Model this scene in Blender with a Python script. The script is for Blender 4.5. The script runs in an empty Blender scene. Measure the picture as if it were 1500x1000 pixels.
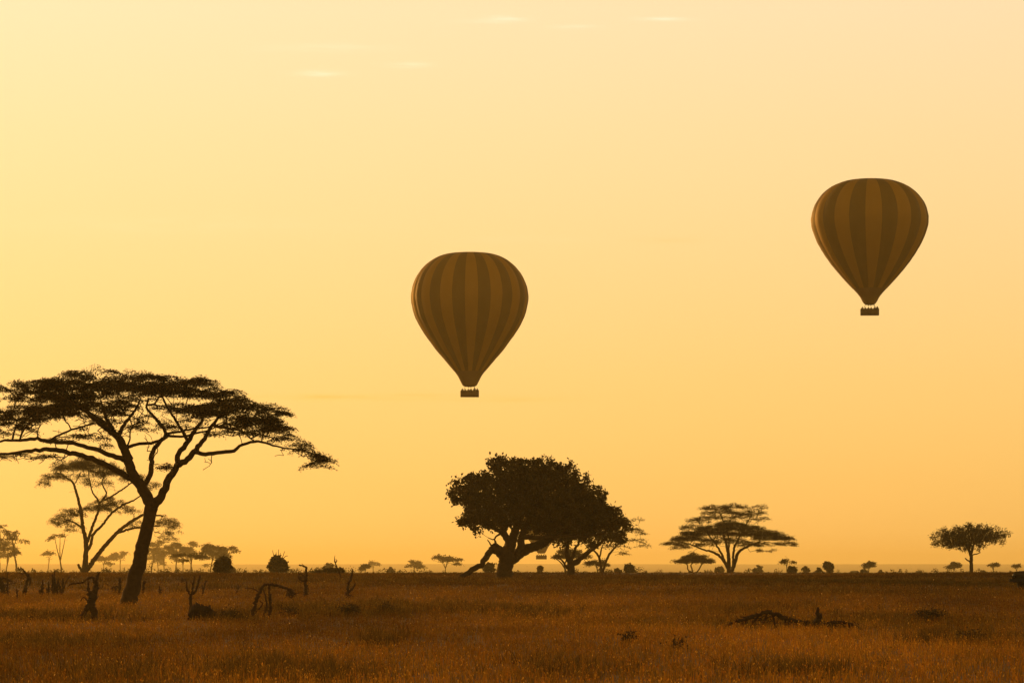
import bpy, bmesh, math, random
import numpy as np
from mathutils import Vector, Matrix
R = math.radians
sc = bpy.context.scene
COL = sc.collection

# ------------------------------------------------------------------ camera
F = 5000.0            # focal length in pixels of the 1500 px wide photograph
HOR, EYE = 826.0, 2.4  # row of eye level, height of the eye
cam = bpy.data.objects.new('camera', bpy.data.cameras.new('camera'))
COL.objects.link(cam)
cam.location = (0, 0, EYE)
cam.rotation_euler = (R(90), 0, 0)
cam.data.sensor_width = 36
cam.data.lens = F / 1500 * 36
cam.data.shift_y = (HOR - 500) / 1500
cam.data.clip_start = 0.5
cam.data.clip_end = 60000
sc.camera = cam

# ------------------------------------------------------------------ sky and sun
SUN_EL, SUN_AZ = 6.0, -30.0      # low sun, just out of frame on the left, behind the scene
world = bpy.data.worlds.new('World')
sc.world = world
world.use_nodes = True
wn, wl = world.node_tree.nodes, world.node_tree.links
bg = wn['Background']
sky = wn.new('ShaderNodeTexSky')
sky.sky_type = 'NISHITA'
sky.sun_disc = False
sky.sun_elevation = R(SUN_EL)
sky.sun_rotation = R(SUN_AZ)
sky.air_density, sky.dust_density, sky.ozone_density = 1.0, 0.2, 0.0


def wmath(op, a, b=None, c=None):
    n = wn.new('ShaderNodeMath')
    n.operation = op
    for i, v in enumerate((a, b, c)):
        if v is None:
            continue
        if isinstance(v, (int, float)):
            n.inputs[i].default_value = v
        else:
            wl.new(v, n.inputs[i])
    return n.outputs[0]


scale = wn.new('ShaderNodeVectorMath')
scale.operation = 'SCALE'
wl.new(sky.outputs[0], scale.inputs[0])
scale.inputs['Scale'].default_value = 0.1
gam = wn.new('ShaderNodeGamma')
gam.inputs[1].default_value = 0.45
wl.new(scale.outputs[0], gam.inputs[0])
geo = wn.new('ShaderNodeTexCoord')
sep = wn.new('ShaderNodeSeparateXYZ')
wl.new(geo.outputs['Generated'], sep.inputs[0])
ramp = wn.new('ShaderNodeValToRGB')      # warm tint by altitude, darkened above the view to dim the ambient light
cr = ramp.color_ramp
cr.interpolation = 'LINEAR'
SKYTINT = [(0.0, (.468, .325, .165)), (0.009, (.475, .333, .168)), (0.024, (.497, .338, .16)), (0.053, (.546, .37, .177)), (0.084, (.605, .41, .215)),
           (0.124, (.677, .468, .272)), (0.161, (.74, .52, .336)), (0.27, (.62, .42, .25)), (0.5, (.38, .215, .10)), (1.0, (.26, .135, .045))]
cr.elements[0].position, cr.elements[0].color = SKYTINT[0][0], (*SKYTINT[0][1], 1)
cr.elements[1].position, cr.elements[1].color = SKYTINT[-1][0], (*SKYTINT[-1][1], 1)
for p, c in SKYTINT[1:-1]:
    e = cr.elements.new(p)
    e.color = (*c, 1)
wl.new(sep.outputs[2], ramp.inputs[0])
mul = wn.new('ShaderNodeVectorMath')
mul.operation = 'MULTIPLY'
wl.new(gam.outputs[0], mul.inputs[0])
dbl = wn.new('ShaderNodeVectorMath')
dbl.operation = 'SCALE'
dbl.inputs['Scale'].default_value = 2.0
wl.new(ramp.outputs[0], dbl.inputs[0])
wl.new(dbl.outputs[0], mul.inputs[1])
# thin wisps of cirrus, laid out by direction (tangent of azimuth / of elevation)
yy = wmath('MAXIMUM', sep.outputs[1], 0.02)
uu = wmath('DIVIDE', sep.outputs[0], yy)
vv = wmath('DIVIDE', sep.outputs[2], yy)
comb = wn.new('ShaderNodeCombineXYZ')
wl.new(uu, comb.inputs[0])
wl.new(vv, comb.inputs[1])
mp = wn.new('ShaderNodeMapping')
mp.inputs['Scale'].default_value = (60, 620, 1)
mp.inputs['Rotation'].default_value = (0, 0, R(-2))
wl.new(comb.outputs[0], mp.inputs[0])
noi = wn.new('ShaderNodeTexNoise')
noi.inputs['Scale'].default_value = 1.0
noi.inputs['Detail'].default_value = 5
wl.new(mp.outputs[0], noi.inputs[0])
acc = None
for px, row, hw, hh, s in [(742, 27, 26, 4.5, .9), (715, 32, 40, 3, .35), (968, 28, 34, 3, .9), (845, 40, 30, 3, .6), (470, 108, 30, 4, 1.0),
                           (600, 96, 30, 3.5, .8), (480, 70, 80, 6, .35), (560, 581, 190, 4, -.35), (760, 586, 70, 2.5, -.25),
                           (980, 352, 60, 5, -.12), (780, 350, 100, 5, .10), (250, 330, 260, 14, .10)]:
    du = wmath('MULTIPLY', wmath('SUBTRACT', uu, (px - 750) / F), F / hw)
    dv = wmath('MULTIPLY', wmath('SUBTRACT', vv, (HOR - row) / F), F / hh)
    q = wmath('ADD', wmath('MULTIPLY', du, du), wmath('MULTIPLY', dv, dv))
    g = wmath('MULTIPLY', wmath('POWER', 2.718, wmath('MULTIPLY', q, -1.0)), s)
    acc = g if acc is None else wmath('ADD', acc, g)
nz = wmath('MULTIPLY', wmath('SUBTRACT', noi.outputs[0], 0.28), 2.0)
wsp = wmath('MULTIPLY', wmath('MULTIPLY', acc, wmath('MAXIMUM', nz, 0.0)), 0.30)
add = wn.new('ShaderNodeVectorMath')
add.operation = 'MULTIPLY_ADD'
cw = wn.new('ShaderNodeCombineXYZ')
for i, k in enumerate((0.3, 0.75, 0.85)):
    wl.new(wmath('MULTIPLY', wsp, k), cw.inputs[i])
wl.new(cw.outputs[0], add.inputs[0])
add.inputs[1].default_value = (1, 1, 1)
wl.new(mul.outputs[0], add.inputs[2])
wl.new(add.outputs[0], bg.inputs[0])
bg.inputs[1].default_value = 1.0

sun = bpy.data.objects.new('sun', bpy.data.lights.new('sun', 'SUN'))
COL.objects.link(sun)
sun.data.energy = 3.2
sun.data.color = (1.0, 0.43, 0.08)
sun.data.angle = R(0.5)
sd = Vector((math.sin(R(SUN_AZ)) * math.cos(R(SUN_EL)), math.cos(R(SUN_AZ)) * math.cos(R(SUN_EL)), math.sin(R(SUN_EL))))
sun.rotation_euler = sd.to_track_quat('Z', 'Y').to_euler()
sun.location = sd * 50

vs = sc.view_settings
vs.view_transform = 'Standard'
vs.look = 'None'
vs.exposure = 0.0
vs.gamma = 1.0
HAZE_DENSITY, HAZE_G = 0.95e-4, 0.45
sc.render.engine = 'CYCLES'
sc.cycles.use_denoising = True
sc.cycles.max_bounces = 5
sc.cycles.volume_bounces = 1
sc.cycles.transparent_max_bounces = 8

# ------------------------------------------------------------------ materials


def mat(name, c1, c2, scale=4.0, rough=0.9, bump=0.0, detail=4, coord='Object', transl=0.0, spec=0.2):
    m = bpy.data.materials.new(name)
    m.use_nodes = True
    n, l = m.node_tree.nodes, m.node_tree.links
    b = n['Principled BSDF']
    b.inputs['Roughness'].default_value = rough
    b.inputs['Specular IOR Level'].default_value = spec
    tc = n.new('ShaderNodeTexCoord')
    no = n.new('ShaderNodeTexNoise')
    no.inputs['Scale'].default_value = scale
    no.inputs['Detail'].default_value = detail
    l.new(tc.outputs[coord], no.inputs[0])
    rp = n.new('ShaderNodeValToRGB')
    rp.color_ramp.elements[0].position, rp.color_ramp.elements[0].color = .3, (*c1, 1)
    rp.color_ramp.elements[1].position, rp.color_ramp.elements[1].color = .7, (*c2, 1)
    l.new(no.outputs[0], rp.inputs[0])
    l.new(rp.outputs[0], b.inputs['Base Color'])
    if bump:
        bp = n.new('ShaderNodeBump')
        bp.inputs['Strength'].default_value = bump
        l.new(no.outputs[0], bp.inputs['Height'])
        l.new(bp.outputs[0], b.inputs['Normal'])
    if transl:
        t = n.new('ShaderNodeBsdfTranslucent')
        l.new(rp.outputs[0], t.inputs[0])
        mx = n.new('ShaderNodeMixShader')
        mx.inputs[0].default_value = transl
        l.new(b.outputs[0], mx.inputs[1])
        l.new(t.outputs[0], mx.inputs[2])
        l.new(mx.outputs[0], n['Material Output'].inputs[0])
    return m


M = {
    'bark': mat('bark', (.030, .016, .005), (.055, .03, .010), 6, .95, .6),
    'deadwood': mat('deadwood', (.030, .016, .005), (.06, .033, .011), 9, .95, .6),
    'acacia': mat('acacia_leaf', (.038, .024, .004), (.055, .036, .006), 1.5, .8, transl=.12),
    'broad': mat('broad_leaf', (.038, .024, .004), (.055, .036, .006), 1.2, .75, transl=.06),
    'earth': mat('mound_earth', (.022, .012, .004), (.04, .022, .008), 5, .95, .8),
    'wicker': mat('wicker', (.07, .04, .014), (.12, .07, .022), 30, .9, .4),
    'cloth_light': mat('envelope_cloth_light', (.29, .15, .011), (.32, .165, .013), .4, .7, spec=.18),
    'cloth_dark': mat('envelope_cloth_dark', (.14, .082, .008), (.16, .09, .010), .4, .7, spec=.18),
    'cloth_skirt': mat('envelope_cloth_skirt', (.17, .095, .02), (.20, .11, .024), .4, .7, spec=.18),
    'steel': mat('burner_steel', (.12, .10, .08), (.2, .16, .12), 8, .5),
    'rope': mat('cable', (.05, .04, .03), (.08, .06, .04), 8, .8),
    'clothes': mat('passenger_clothes', (.08, .05, .03), (.16, .10, .05), 3, .9),
    'paint': mat('vehicle_paint', (.022, .016, .007), (.030, .022, .010), 3, .9, spec=.05),
    'rubber': mat('tyre_rubber', (.012, .012, .012), (.02, .02, .02), 6, .95),
    'glass': mat('vehicle_glass', (.010, .008, .006), (.014, .012, .008), 2, .35, spec=.2),
    'lamp': mat('headlight_glass', (.05, .045, .03), (.08, .07, .05), 3, .3, spec=.1),
}


def grass_material():
    m = bpy.data.materials.new('savanna_grass')
    m.use_nodes = True
    n, l = m.node_tree.nodes, m.node_tree.links
    b = n['Principled BSDF']
    b.inputs['Roughness'].default_value = .8
    b.inputs['Specular IOR Level'].default_value = .15
    at = n.new('ShaderNodeAttribute')
    at.attribute_name = 'tint'
    l.new(at.outputs['Color'], b.inputs['Base Color'])
    t = n.new('ShaderNodeBsdfTranslucent')
    l.new(at.outputs['Color'], t.inputs[0])
    mx = n.new('ShaderNodeMixShader')
    mx.inputs[0].default_value = .5
    l.new(b.outputs[0], mx.inputs[1])
    l.new(t.outputs[0], mx.inputs[2])
    l.new(mx.outputs[0], n['Material Output'].inputs[0])
    return m


M['grass'] = grass_material()


def ground_material():
    m = mat('savanna_ground', (.05, .028, .006), (.12, .065, .012), .35, .95, .0, 8)
    n, l = m.node_tree.nodes, m.node_tree.links
    b = n['Principled BSDF']
    rp = [x for x in n if x.type == 'VALTORGB'][0]
    tc = [x for x in n if x.type == 'TEX_COORD'][0]
    no2 = n.new('ShaderNodeTexNoise')
    no2.inputs['Scale'].default_value = .012
    no2.inputs['Detail'].default_value = 7
    l.new(tc.outputs['Object'], no2.inputs[0])
    r2 = n.new('ShaderNodeValToRGB')
    r2.color_ramp.elements[0].position, r2.color_ramp.elements[0].color = .38, (.45, .42, .35, 1)
    r2.color_ramp.elements[1].position, r2.color_ramp.elements[1].color = .62, (1.2, 1.15, 1.0, 1)
    l.new(no2.outputs[0], r2.inputs[0])
    mu = n.new('ShaderNodeMix')
    mu.data_type = 'RGBA'
    mu.blend_type = 'MULTIPLY'
    mu.inputs[0].default_value = 1
    l.new(rp.outputs[0], mu.inputs[6])
    l.new(r2.outputs[0], mu.inputs[7])
    l.new(mu.outputs[2], b.inputs['Base Color'])
    return m


M['ground'] = ground_material()

# ------------------------------------------------------------------ mesh helpers


def obj(name, verts, faces, material, parent=None, smooth=False, loc=None):
    """faces: (n,k) int array or list of such arrays"""
    if not isinstance(faces, list):
        faces = [faces]
    faces = [np.asarray(f, dtype=np.int32) for f in faces if len(f)]
    me = bpy.data.meshes.new(name)
    verts = np.asarray(verts, dtype=np.float32)
    me.vertices.add(len(verts))
    me.vertices.foreach_set('co', verts.ravel())
    tot = np.concatenate([np.full(len(f), f.shape[1], np.int32) for f in faces])
    idx = np.concatenate([f.ravel() for f in faces])
    me.loops.add(len(idx))
    me.loops.foreach_set('vertex_index', idx)
    me.polygons.add(len(tot))
    st = np.concatenate([[0], np.cumsum(tot)[:-1]]).astype(np.int32)
    me.polygons.foreach_set('loop_start', st)
    me.polygons.foreach_set('loop_total', tot)
    if smooth:
        me.polygons.foreach_set('use_smooth', np.ones(len(tot), dtype=bool))
    me.update(calc_edges=True)
    me.validate()
    me.materials.append(material)
    o = bpy.data.objects.new(name, me)
    COL.objects.link(o)
    if parent:
        o.parent = parent
    if loc is not None:
        o.location = loc
    return o


def tag(o, label=None, cat=None, group=None, kind=None):
    for k, v in (('label', label), ('category', cat), ('group', group), ('kind', kind)):
        if v:
            o[k] = v
    return o


def thing(name, loc, label, cat, group=None):
    o = bpy.data.objects.new(name, None)
    o.empty_display_size = .3
    COL.objects.link(o)
    o.location = loc
    return tag(o, label, cat, group)


class Geo:
    """collects pieces of one part"""

    def __init__(s):
        s.v, s.q, s.t, s.n = [], [], [], 0

    def add(s, v, q=None, t=None):
        v = np.asarray(v, float).reshape(-1, 3)
        if q is not None and len(q):
            s.q.append(np.asarray(q) + s.n)
        if t is not None and len(t):
            s.t.append(np.asarray(t) + s.n)
        s.v.append(v)
        s.n += len(v)

    def tube(s, pts, rad, sides=6, rough=0.0, rng=None, cap=True):
        pts = np.asarray(pts, float)
        rad = np.asarray(rad, float)
        n = len(pts)
        tan = np.gradient(pts, axis=0)
        tan /= np.linalg.norm(tan, axis=1)[:, None] + 1e-9
        ref = np.array([0.31, 0.9, 0.05]) if abs(tan[0][1]) < .8 else np.array([1., .1, 0])
        a = np.cross(tan, ref)
        a /= np.linalg.norm(a, axis=1)[:, None] + 1e-9
        b = np.cross(tan, a)
        th = np.arange(sides) * 2 * math.pi / sides
        rr = np.repeat(rad[:, None], sides, 1)
        if rough and rng is not None:
            base = 1 + rough * rng.normal(size=(1, sides)) * .8
            rr = rr * base * (1 + rough * rng.normal(size=(n, sides)))
        v = pts[:, None, :] + rr[..., None] * (np.cos(th)[None, :, None] * a[:, None, :] + np.sin(th)[None, :, None] * b[:, None, :])
        i = np.arange(n - 1)[:, None] * sides
        j = np.arange(sides)[None, :]
        k = (j + 1) % sides
        q = np.stack([i + j, i + k, i + k + sides, i + j + sides], -1).reshape(-1, 4)
        v = v.reshape(-1, 3)
        t = []
        if cap:
            v = np.concatenate([v, pts[-1:] + tan[-1:] * rad[-1] * .5, pts[:1]])
            e = (n - 1) * sides
            t = [[e + x, e + (x + 1) % sides, n * sides] for x in range(sides)] + [[(x + 1) % sides, x, n * sides + 1] for x in range(sides)]
        s.add(v, q, t)

    def box(s, c, h, rz=0.0, taper=1.0):
        v = []
        for z in (-1, 1):
            k = 1 if z < 0 else taper
            for x, y in ((-1, -1), (1, -1), (1, 1), (-1, 1)):
                X, Y = x * h[0] * k, y * h[1] * k
                v.append((c[0] + X * math.cos(rz) - Y * math.sin(rz), c[1] + X * math.sin(rz) + Y * math.cos(rz), c[2] + z * h[2]))
        s.add(v, [(0, 3, 2, 1), (4, 5, 6, 7), (0, 1, 5, 4), (1, 2, 6, 5), (2, 3, 7, 6), (3, 0, 4, 7)])

    def build(s, name, material, parent=None, smooth=False, loc=None):
        f = []
        if s.q:
            f.append(np.concatenate(s.q))
        if s.t:
            f.append(np.concatenate(s.t))
        return obj(name, np.concatenate(s.v), f, material, parent, smooth, loc)


def catmull(ctrl, step):
    """resample control rows (x,y,z,r) along a smooth curve"""
    c = np.asarray(ctrl, float)
    if len(c) < 2:
        return c
    c = np.concatenate([[2 * c[0] - c[1]], c, [2 * c[-1] - c[-2]]])
    out = []
    for i in range(1, len(c) - 2):
        L = np.linalg.norm(c[i + 1, :3] - c[i, :3])
        m = max(1, int(math.ceil(L / step)))
        for t in np.arange(m) / m:
            p0, p1, p2, p3 = c[i - 1:i + 3]
            out.append(.5 * ((2 * p1) + (-p0 + p2) * t + (2 * p0 - 5 * p1 + 4 * p2 - p3) * t * t + (-p0 + 3 * p1 - 3 * p2 + p3) * t ** 3))
    out.append(c[-2])
    out = np.array(out)
    out[:, 3] = np.maximum(out[:, 3], 1e-3)
    return out


# ------------------------------------------------------------------ terrain
GY = np.array([-3000, -200, 0, 100, 140, 172, 220, 290, 320, 360, 500, 700, 1000, 2000, 4500, 9000, 14000, 18000, 26000, 32000], float)
GZ = np.array([-8, -.5, 0, 0, .1, .3, .72, 1.28, 1.36, 1.30, .98, .5, -.6, -3.6, -11, -16.5, 3.0, 2.2, -20, -40], float)


def ground(x, y):
    x = np.asarray(x, float)
    y = np.asarray(y, float)
    z = np.interp(y, GY, GZ)
    w = np.clip((y - 80) / 200, 0, 1) * np.clip((2500 - y) / 1500, 0, 1)
    z = z + w * (.15 * np.sin(x * .045 + 1.1) * np.cos(y * .031) + .05 * np.sin(x * .11 - y * .05))
    far = np.clip((y - 6000) / 8000, 0, 1)
    z = z + far * (1.1 * np.sin(x * .0011 + .5) + .7 * np.sin(x * .0031 + 2) + 1.2 * np.clip(-x / 1400, -1, 1))
    return z


def at(px, row, d):
    return np.array([(px - 750) * d / F, d, EYE + (HOR - row) * d / F])


def place(px, row):
    """distance at which the ground shows at this pixel of the photograph"""
    lo, hi = 55.0, 1500.0
    for _ in range(50):
        m = (lo + hi) / 2
        r = HOR + F * (EYE - ground((px - 750) * m / F, m)) / m
        if r > row:
            lo = m
        else:
            hi = m
    return lo


def base_at(px, d):
    x = (px - 750) * d / F
    return np.array([x, d, float(ground(x, d))])


def g_grid():
    ys = np.concatenate([np.linspace(-3000, 0, 12), np.arange(20, 700, 8.0), np.geomspace(720, 32000, 100)])
    t = np.linspace(-1, 1, 141)
    xs = np.sign(t) * (np.abs(t) * 120 + np.abs(t) ** 4 * 14000)
    X, Y = np.meshgrid(xs, ys)
    Z = ground(X, Y)
    v = np.stack([X, Y, Z], -1).reshape(-1, 3)
    nx, ny = len(xs), len(ys)
    i = np.arange(ny - 1)[:, None] * nx + np.arange(nx - 1)[None, :]
    q = np.stack([i, i + 1, i + nx + 1, i + nx], -1).reshape(-1, 4)
    o = obj('ground', v, q, M['ground'], smooth=True)
    o['kind'] = 'structure'


g_grid()

# ------------------------------------------------------------------ haze
hz = Geo()
hz.box((0, 15000, 22), (16000, 19000, 68))   # spans the whole plain, from below the ground to above the balloons
hv = bpy.data.materials.new('haze_air')
hv.use_nodes = True
hn = hv.node_tree.nodes
hn.remove(hn['Principled BSDF'])
pv = hn.new('ShaderNodeVolumePrincipled')
pv.inputs['Color'].default_value = (1.0, .95, .52, 1)
pv.inputs['Density'].default_value = HAZE_DENSITY
pv.inputs['Anisotropy'].default_value = HAZE_G
hv.node_tree.links.new(pv.outputs[0], hn['Material Output'].inputs['Volume'])
hob = hz.build('haze', hv)
hob['kind'] = 'stuff'

# ------------------------------------------------------------------ vegetation


def leaf_quads(cent, dirs, up, L, W):
    """rhombic leaves: centres, long axes, side axes, lengths, widths"""
    n = len(cent)
    side = np.cross(dirs, up)
    side /= np.linalg.norm(side, axis=1)[:, None] + 1e-9
    a = cent - dirs * L[:, None] * .5
    c = cent + dirs * L[:, None] * .5
    b = cent - side * W[:, None] * .5 + dirs * L[:, None] * .08
    d = cent + side * W[:, None] * .5 + dirs * L[:, None] * .08
    v = np.stack([a, b, c, d], 1).reshape(-1, 3)
    q = np.arange(4 * n).reshape(-1, 4)
    return v, q


def unit(v):
    return v / (np.linalg.norm(v, axis=-1, keepdims=True) + 1e-9)


def in_poly(p, poly):
    x, y = p[:, 0], p[:, 1]
    r = np.zeros(len(p), bool)
    n = len(poly)
    for i in range(n):
        x0, y0 = poly[i]
        x1, y1 = poly[(i + 1) % n]
        c = ((y0 > y) != (y1 > y)) & (x < (x1 - x0) * (y - y0) / (y1 - y0 + 1e-12) + x0)
        r ^= c
    return r


def edge_dist(p, poly):
    d = np.full(len(p), 1e9)
    n = len(poly)
    for i in range(n):
        a = np.array(poly[i], float)
        b = np.array(poly[(i + 1) % n], float)
        t = np.clip(((p - a) @ (b - a)) / ((b - a) @ (b - a) + 1e-9), 0, 1)
        d = np.minimum(d, np.linalg.norm(p - (a + t[:, None] * (b - a)), axis=1))
    return d


def tree(name, label, cat, px, brow, d, paths, pads=(), poly=None, seed=1, group=None, style='acacia', leaf=(.14, .06), per_tip=60,
         tip_density=1.0, spray=(.45, .08), depth=None, min_twig=.012, sides=7, poly_tips=700, trunk_rough=.05, single_trunk=1, wood='bark',
         clump=0.0, droop=.0, bare=(), wood_scale=1.0):
    """A tree standing on the ground at distance d.  paths: limbs as (points, depth of the end in metres); the first single_trunk
    path is the trunk.  pads: flat foliage layers (x, row, half width, half height, density)."""
    rng = np.random.default_rng(seed)
    s = d / F
    b = base_at(px, d)
    root = thing(name, tuple(b), label, cat, group)
    zb = b[2]

    def loc(p, row, y=0.0):
        return np.array([(p - px) * s, y, EYE + (HOR - row) * s - zb])

    P = np.zeros((20000, 3))
    par = np.full(20000, -1, int)
    Rg = np.zeros(20000)
    n = 0
    chains = []
    for k, (pts, yend) in enumerate(paths):
        pts = [tuple(q) for q in pts]
        c = []
        m = len(pts)
        start_y = 0.0
        a = -1
        if n:
            q = loc(pts[0][0], pts[0][1])
            dd = (P[:n, 0] - q[0]) ** 2 + (P[:n, 2] - q[2]) ** 2
            a = int(np.argmin(dd))
            start_y = P[a, 1]
        for i, (x, r, w) in enumerate(pts):
            t = i / max(1, m - 1)
            q = loc(x, r, start_y + (yend - start_y) * t)
            if i == 0 and k == 0:
                q[2] = min(q[2], -.15)
            if i == 0 and a >= 0:
                q = P[a].copy()
            c.append((*q, w * s * wood_scale))
        cv = catmull(c, max(.22, 2.2 * s))
        jit = np.minimum(cv[:, 3] * .2, .03 + 0 * cv[:, 3])
        cv[1:-1, :3] += rng.normal(size=(len(cv) - 2, 3)) * jit[1:-1, None] if len(cv) > 2 else 0
        ids = []
        prev = a
        for row_ in (cv if a < 0 else cv[1:]):
            P[n] = row_[:3]
            Rg[n] = row_[3]
            par[n] = prev
            prev = n
            ids.append(n)
            n += 1
        chains.append((([a] if a >= 0 else []) + ids, k))
    nsk = n
    # foliage targets
    tips = []
    xs = [q[0] for q in pads] or [px]
    if pads:
        x0 = min(q[0] - q[2] for q in pads)
        x1 = max(q[0] + q[2] for q in pads)
        D = depth if depth else (x1 - x0) * s * .42
        for (cx, cz, hw, hh, den) in pads:
            u = (cx - (x0 + x1) / 2) / ((x1 - x0) / 2 + 1e-6)
            yr = D * math.sqrt(max(.08, 1 - u * u))
            for layer in range(2):
                yc = rng.uniform(-.8, .8) * yr
                hy = max(.5, min(hw * s, .45 * yr + .3))
                cnt = max(2, int(den * tip_density * (hw * s) * hy * 3.2 + .5))
                a_ = rng.uniform(0, 2 * math.pi, cnt)
                r_ = np.sqrt(rng.uniform(0, 1, cnt))
                ox = r_ * np.cos(a_)
                oy = r_ * np.sin(a_)
                oz = rng.uniform(-1, 1, cnt) * (1 - .6 * r_ ** 2) + .25 - .5 * r_ ** 2
                c0 = loc(cx, cz, yc)
                tips.append(np.stack([c0[0] + ox * hw * s, c0[1] + oy * hy, c0[2] + oz * hh * s], -1))
    if poly is not None:
        pl = [(q[0], q[1]) for q in poly]
        arr = np.array(pl)
        cand = np.stack([rng.uniform(arr[:, 0].min(), arr[:, 0].max(), poly_tips * 4), rng.uniform(arr[:, 1].min(), arr[:, 1].max(), poly_tips * 4)], -1)
        cand = cand[in_poly(cand, pl)]
        ed = edge_dist(cand, pl)
        if clump:      # outer foliage gathers in lumps with gaps between them
            inner = ed > 1.9 * clump
            rim = cand[~inner & (ed > .5 * clump)]
            cents = []
            for c_ in rim:
                if all((c_[0] - e_[0]) ** 2 + (c_[1] - e_[1]) ** 2 > (1.5 * clump) ** 2 for e_ in cents):
                    cents.append(c_)
            lum = [c_ + rng.normal(size=(4, 2)) * clump * rng.uniform(.32, .6) for c_ in cents]
            core = cand[inner][:max(1, poly_tips - 4 * len(cents))]
            cand = np.concatenate([core] + lum)
            ed = np.concatenate([ed[inner][:len(core)]] + [np.full(4, 1.0 * clump)] * len(cents))
        cand, ed = cand[:poly_tips + 400], ed[:poly_tips + 400]
        half = (arr[:, 1].max() - arr[:, 1].min()) / 2
        D = depth if depth else (arr[:, 0].max() - arr[:, 0].min()) * s * .38
        yr = D * np.sqrt(np.clip(ed / half, .02, 1))
        # most of the foliage sits in the outer shell of the crown
        y = np.sign(rng.uniform(-1, 1, len(cand))) * yr * rng.uniform(.15, 1, len(cand)) ** .5
        tips.append(np.stack([(cand[:, 0] - px) * s, y, EYE + (HOR - cand[:, 1]) * s - zb], -1))
    n_leafy = sum(len(t_) for t_ in tips)
    for (cx, cz, hw, hh, cnt) in bare:      # leafless twigs
        c0 = loc(cx, cz)
        tips.append(c0 + rng.uniform(-1, 1, (cnt, 3)) * np.array([hw * s, min(hw * s, 2.0), hh * s]))
    tips = np.concatenate(tips) if tips else np.zeros((0, 3))
    tw = []
    tipdir = np.zeros((len(tips), 3))
    if len(tips):
        dmin = np.array([np.min(np.sum((P[:nsk] - t) ** 2, 1)) for t in tips])
        order = np.argsort(dmin)
        lo_ok = 0.35 * np.max(P[:nsk, 2])
        for ti in order:
            t = tips[ti]
            v = t - P[:n]
            dist = np.linalg.norm(v, axis=1) + 1e-6
            cost = dist * (1 + .9 * np.clip(-v[:, 2] / dist, 0, 1)) + 100.0 * (P[:n, 2] < min(lo_ok, t[2] * .5)) + .0
            a = int(np.argmin(cost))
            L = dist[a]
            m = max(2, min(12, int(L / max(.3, 3 * s))))
            ctrl = P[a] + (t - P[a]) * .5 + np.array([0, 0, .14 * L]) + rng.normal(size=3) * .09 * L
            ids = []
            prev = a
            for i in range(1, m + 1):
                f = i / m
                q = (1 - f) ** 2 * P[a] + 2 * f * (1 - f) * ctrl + f * f * t
                if i < m:
                    q = q + rng.normal(size=3) * .03 * min(L, 1.2)
                if n >= 19990:
                    break
                P[n] = q
                par[n] = prev
                prev = n
                ids.append(n)
                n += 1
            tipdir[ti] = t - P[a]
            tw.append([a] + ids)
    # pipe model for the twigs
    kids = np.zeros(n, int)
    for i in range(n):
        if par[i] >= 0:
            kids[par[i]] += 1
    acc_ = np.zeros(n)
    pw = 2.3
    for i in range(n - 1, -1, -1):
        if acc_[i] == 0:
            acc_[i] = min_twig ** pw
        if par[i] >= 0:
            acc_[par[i]] += acc_[i]
    pr = acc_ ** (1 / pw)
    rad = np.where(Rg[:n] > 0, Rg[:n], np.minimum(pr, .12))
    trunk = Geo()
    tparts = []
    for ids, k in chains:
        rr = rad[ids].copy()
        if k >= single_trunk and len(ids) > 1:
            rr[0] = rr[1]
        if k < single_trunk:
            if k == 0 and d < 600:
                rr[0] *= 1.25
            trunk.tube(P[ids], rr, sides + 5 if d < 320 else sides, trunk_rough, rng)
        else:
            g_ = Geo()
            g_.tube(P[ids], rr, sides, trunk_rough * .8, rng)
            tparts.append(g_)
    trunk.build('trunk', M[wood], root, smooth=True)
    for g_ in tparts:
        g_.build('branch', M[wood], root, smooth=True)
    if tw:
        g_ = Geo()
        for ids in tw:
            rr = rad[ids].copy()
            rr[0] = rr[1]
            g_.tube(P[ids], rr, 4, 0, None, cap=False)
        g_.build('twigs', M[wood], root)['kind'] = 'stuff'
    if len(tips) and per_tip:
        k = per_tip
        T = np.repeat(tips[:n_leafy], k, 0)
        out = unit(np.repeat(tipdir[:n_leafy], k, 0) * np.array([1, 1, .25]) + np.array([0, 0, .02]))
        N = len(T)
        if style == 'acacia':
            th = rng.uniform(0, 2 * math.pi, N)
            rr = np.sqrt(rng.uniform(0, 1, N)) * spray[0]
            off = np.stack([rr * np.cos(th), rr * np.sin(th), rng.normal(size=N) * spray[1]], -1)
            off += out * (rng.uniform(-.6, .9, N) * spray[0])[:, None]
            off[:, 2] -= (droop + .10) * np.sum(off[:, :2] ** 2, 1) / max(spray[0], .1)
            dirs = unit(np.stack([rng.normal(size=N), rng.normal(size=N), rng.normal(size=N) * .45], -1) + out * .5)
            up = unit(np.stack([rng.normal(size=N) * .7, rng.normal(size=N) * .7, np.ones(N)], -1))
        else:
            off = rng.normal(size=(N, 3)) * spray[0] * .55
            dirs = unit(rng.normal(size=(N, 3)) + off / spray[0] * .8 + np.array([0, 0, -.35]))
            up = unit(rng.normal(size=(N, 3)))
        L = leaf[0] * rng.uniform(.6, 1.35, N)
        W = leaf[1] * rng.uniform(.6, 1.35, N)
        v, q = leaf_quads(T + off, dirs, up, L, W)
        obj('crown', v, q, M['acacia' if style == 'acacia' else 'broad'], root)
    return root


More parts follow.
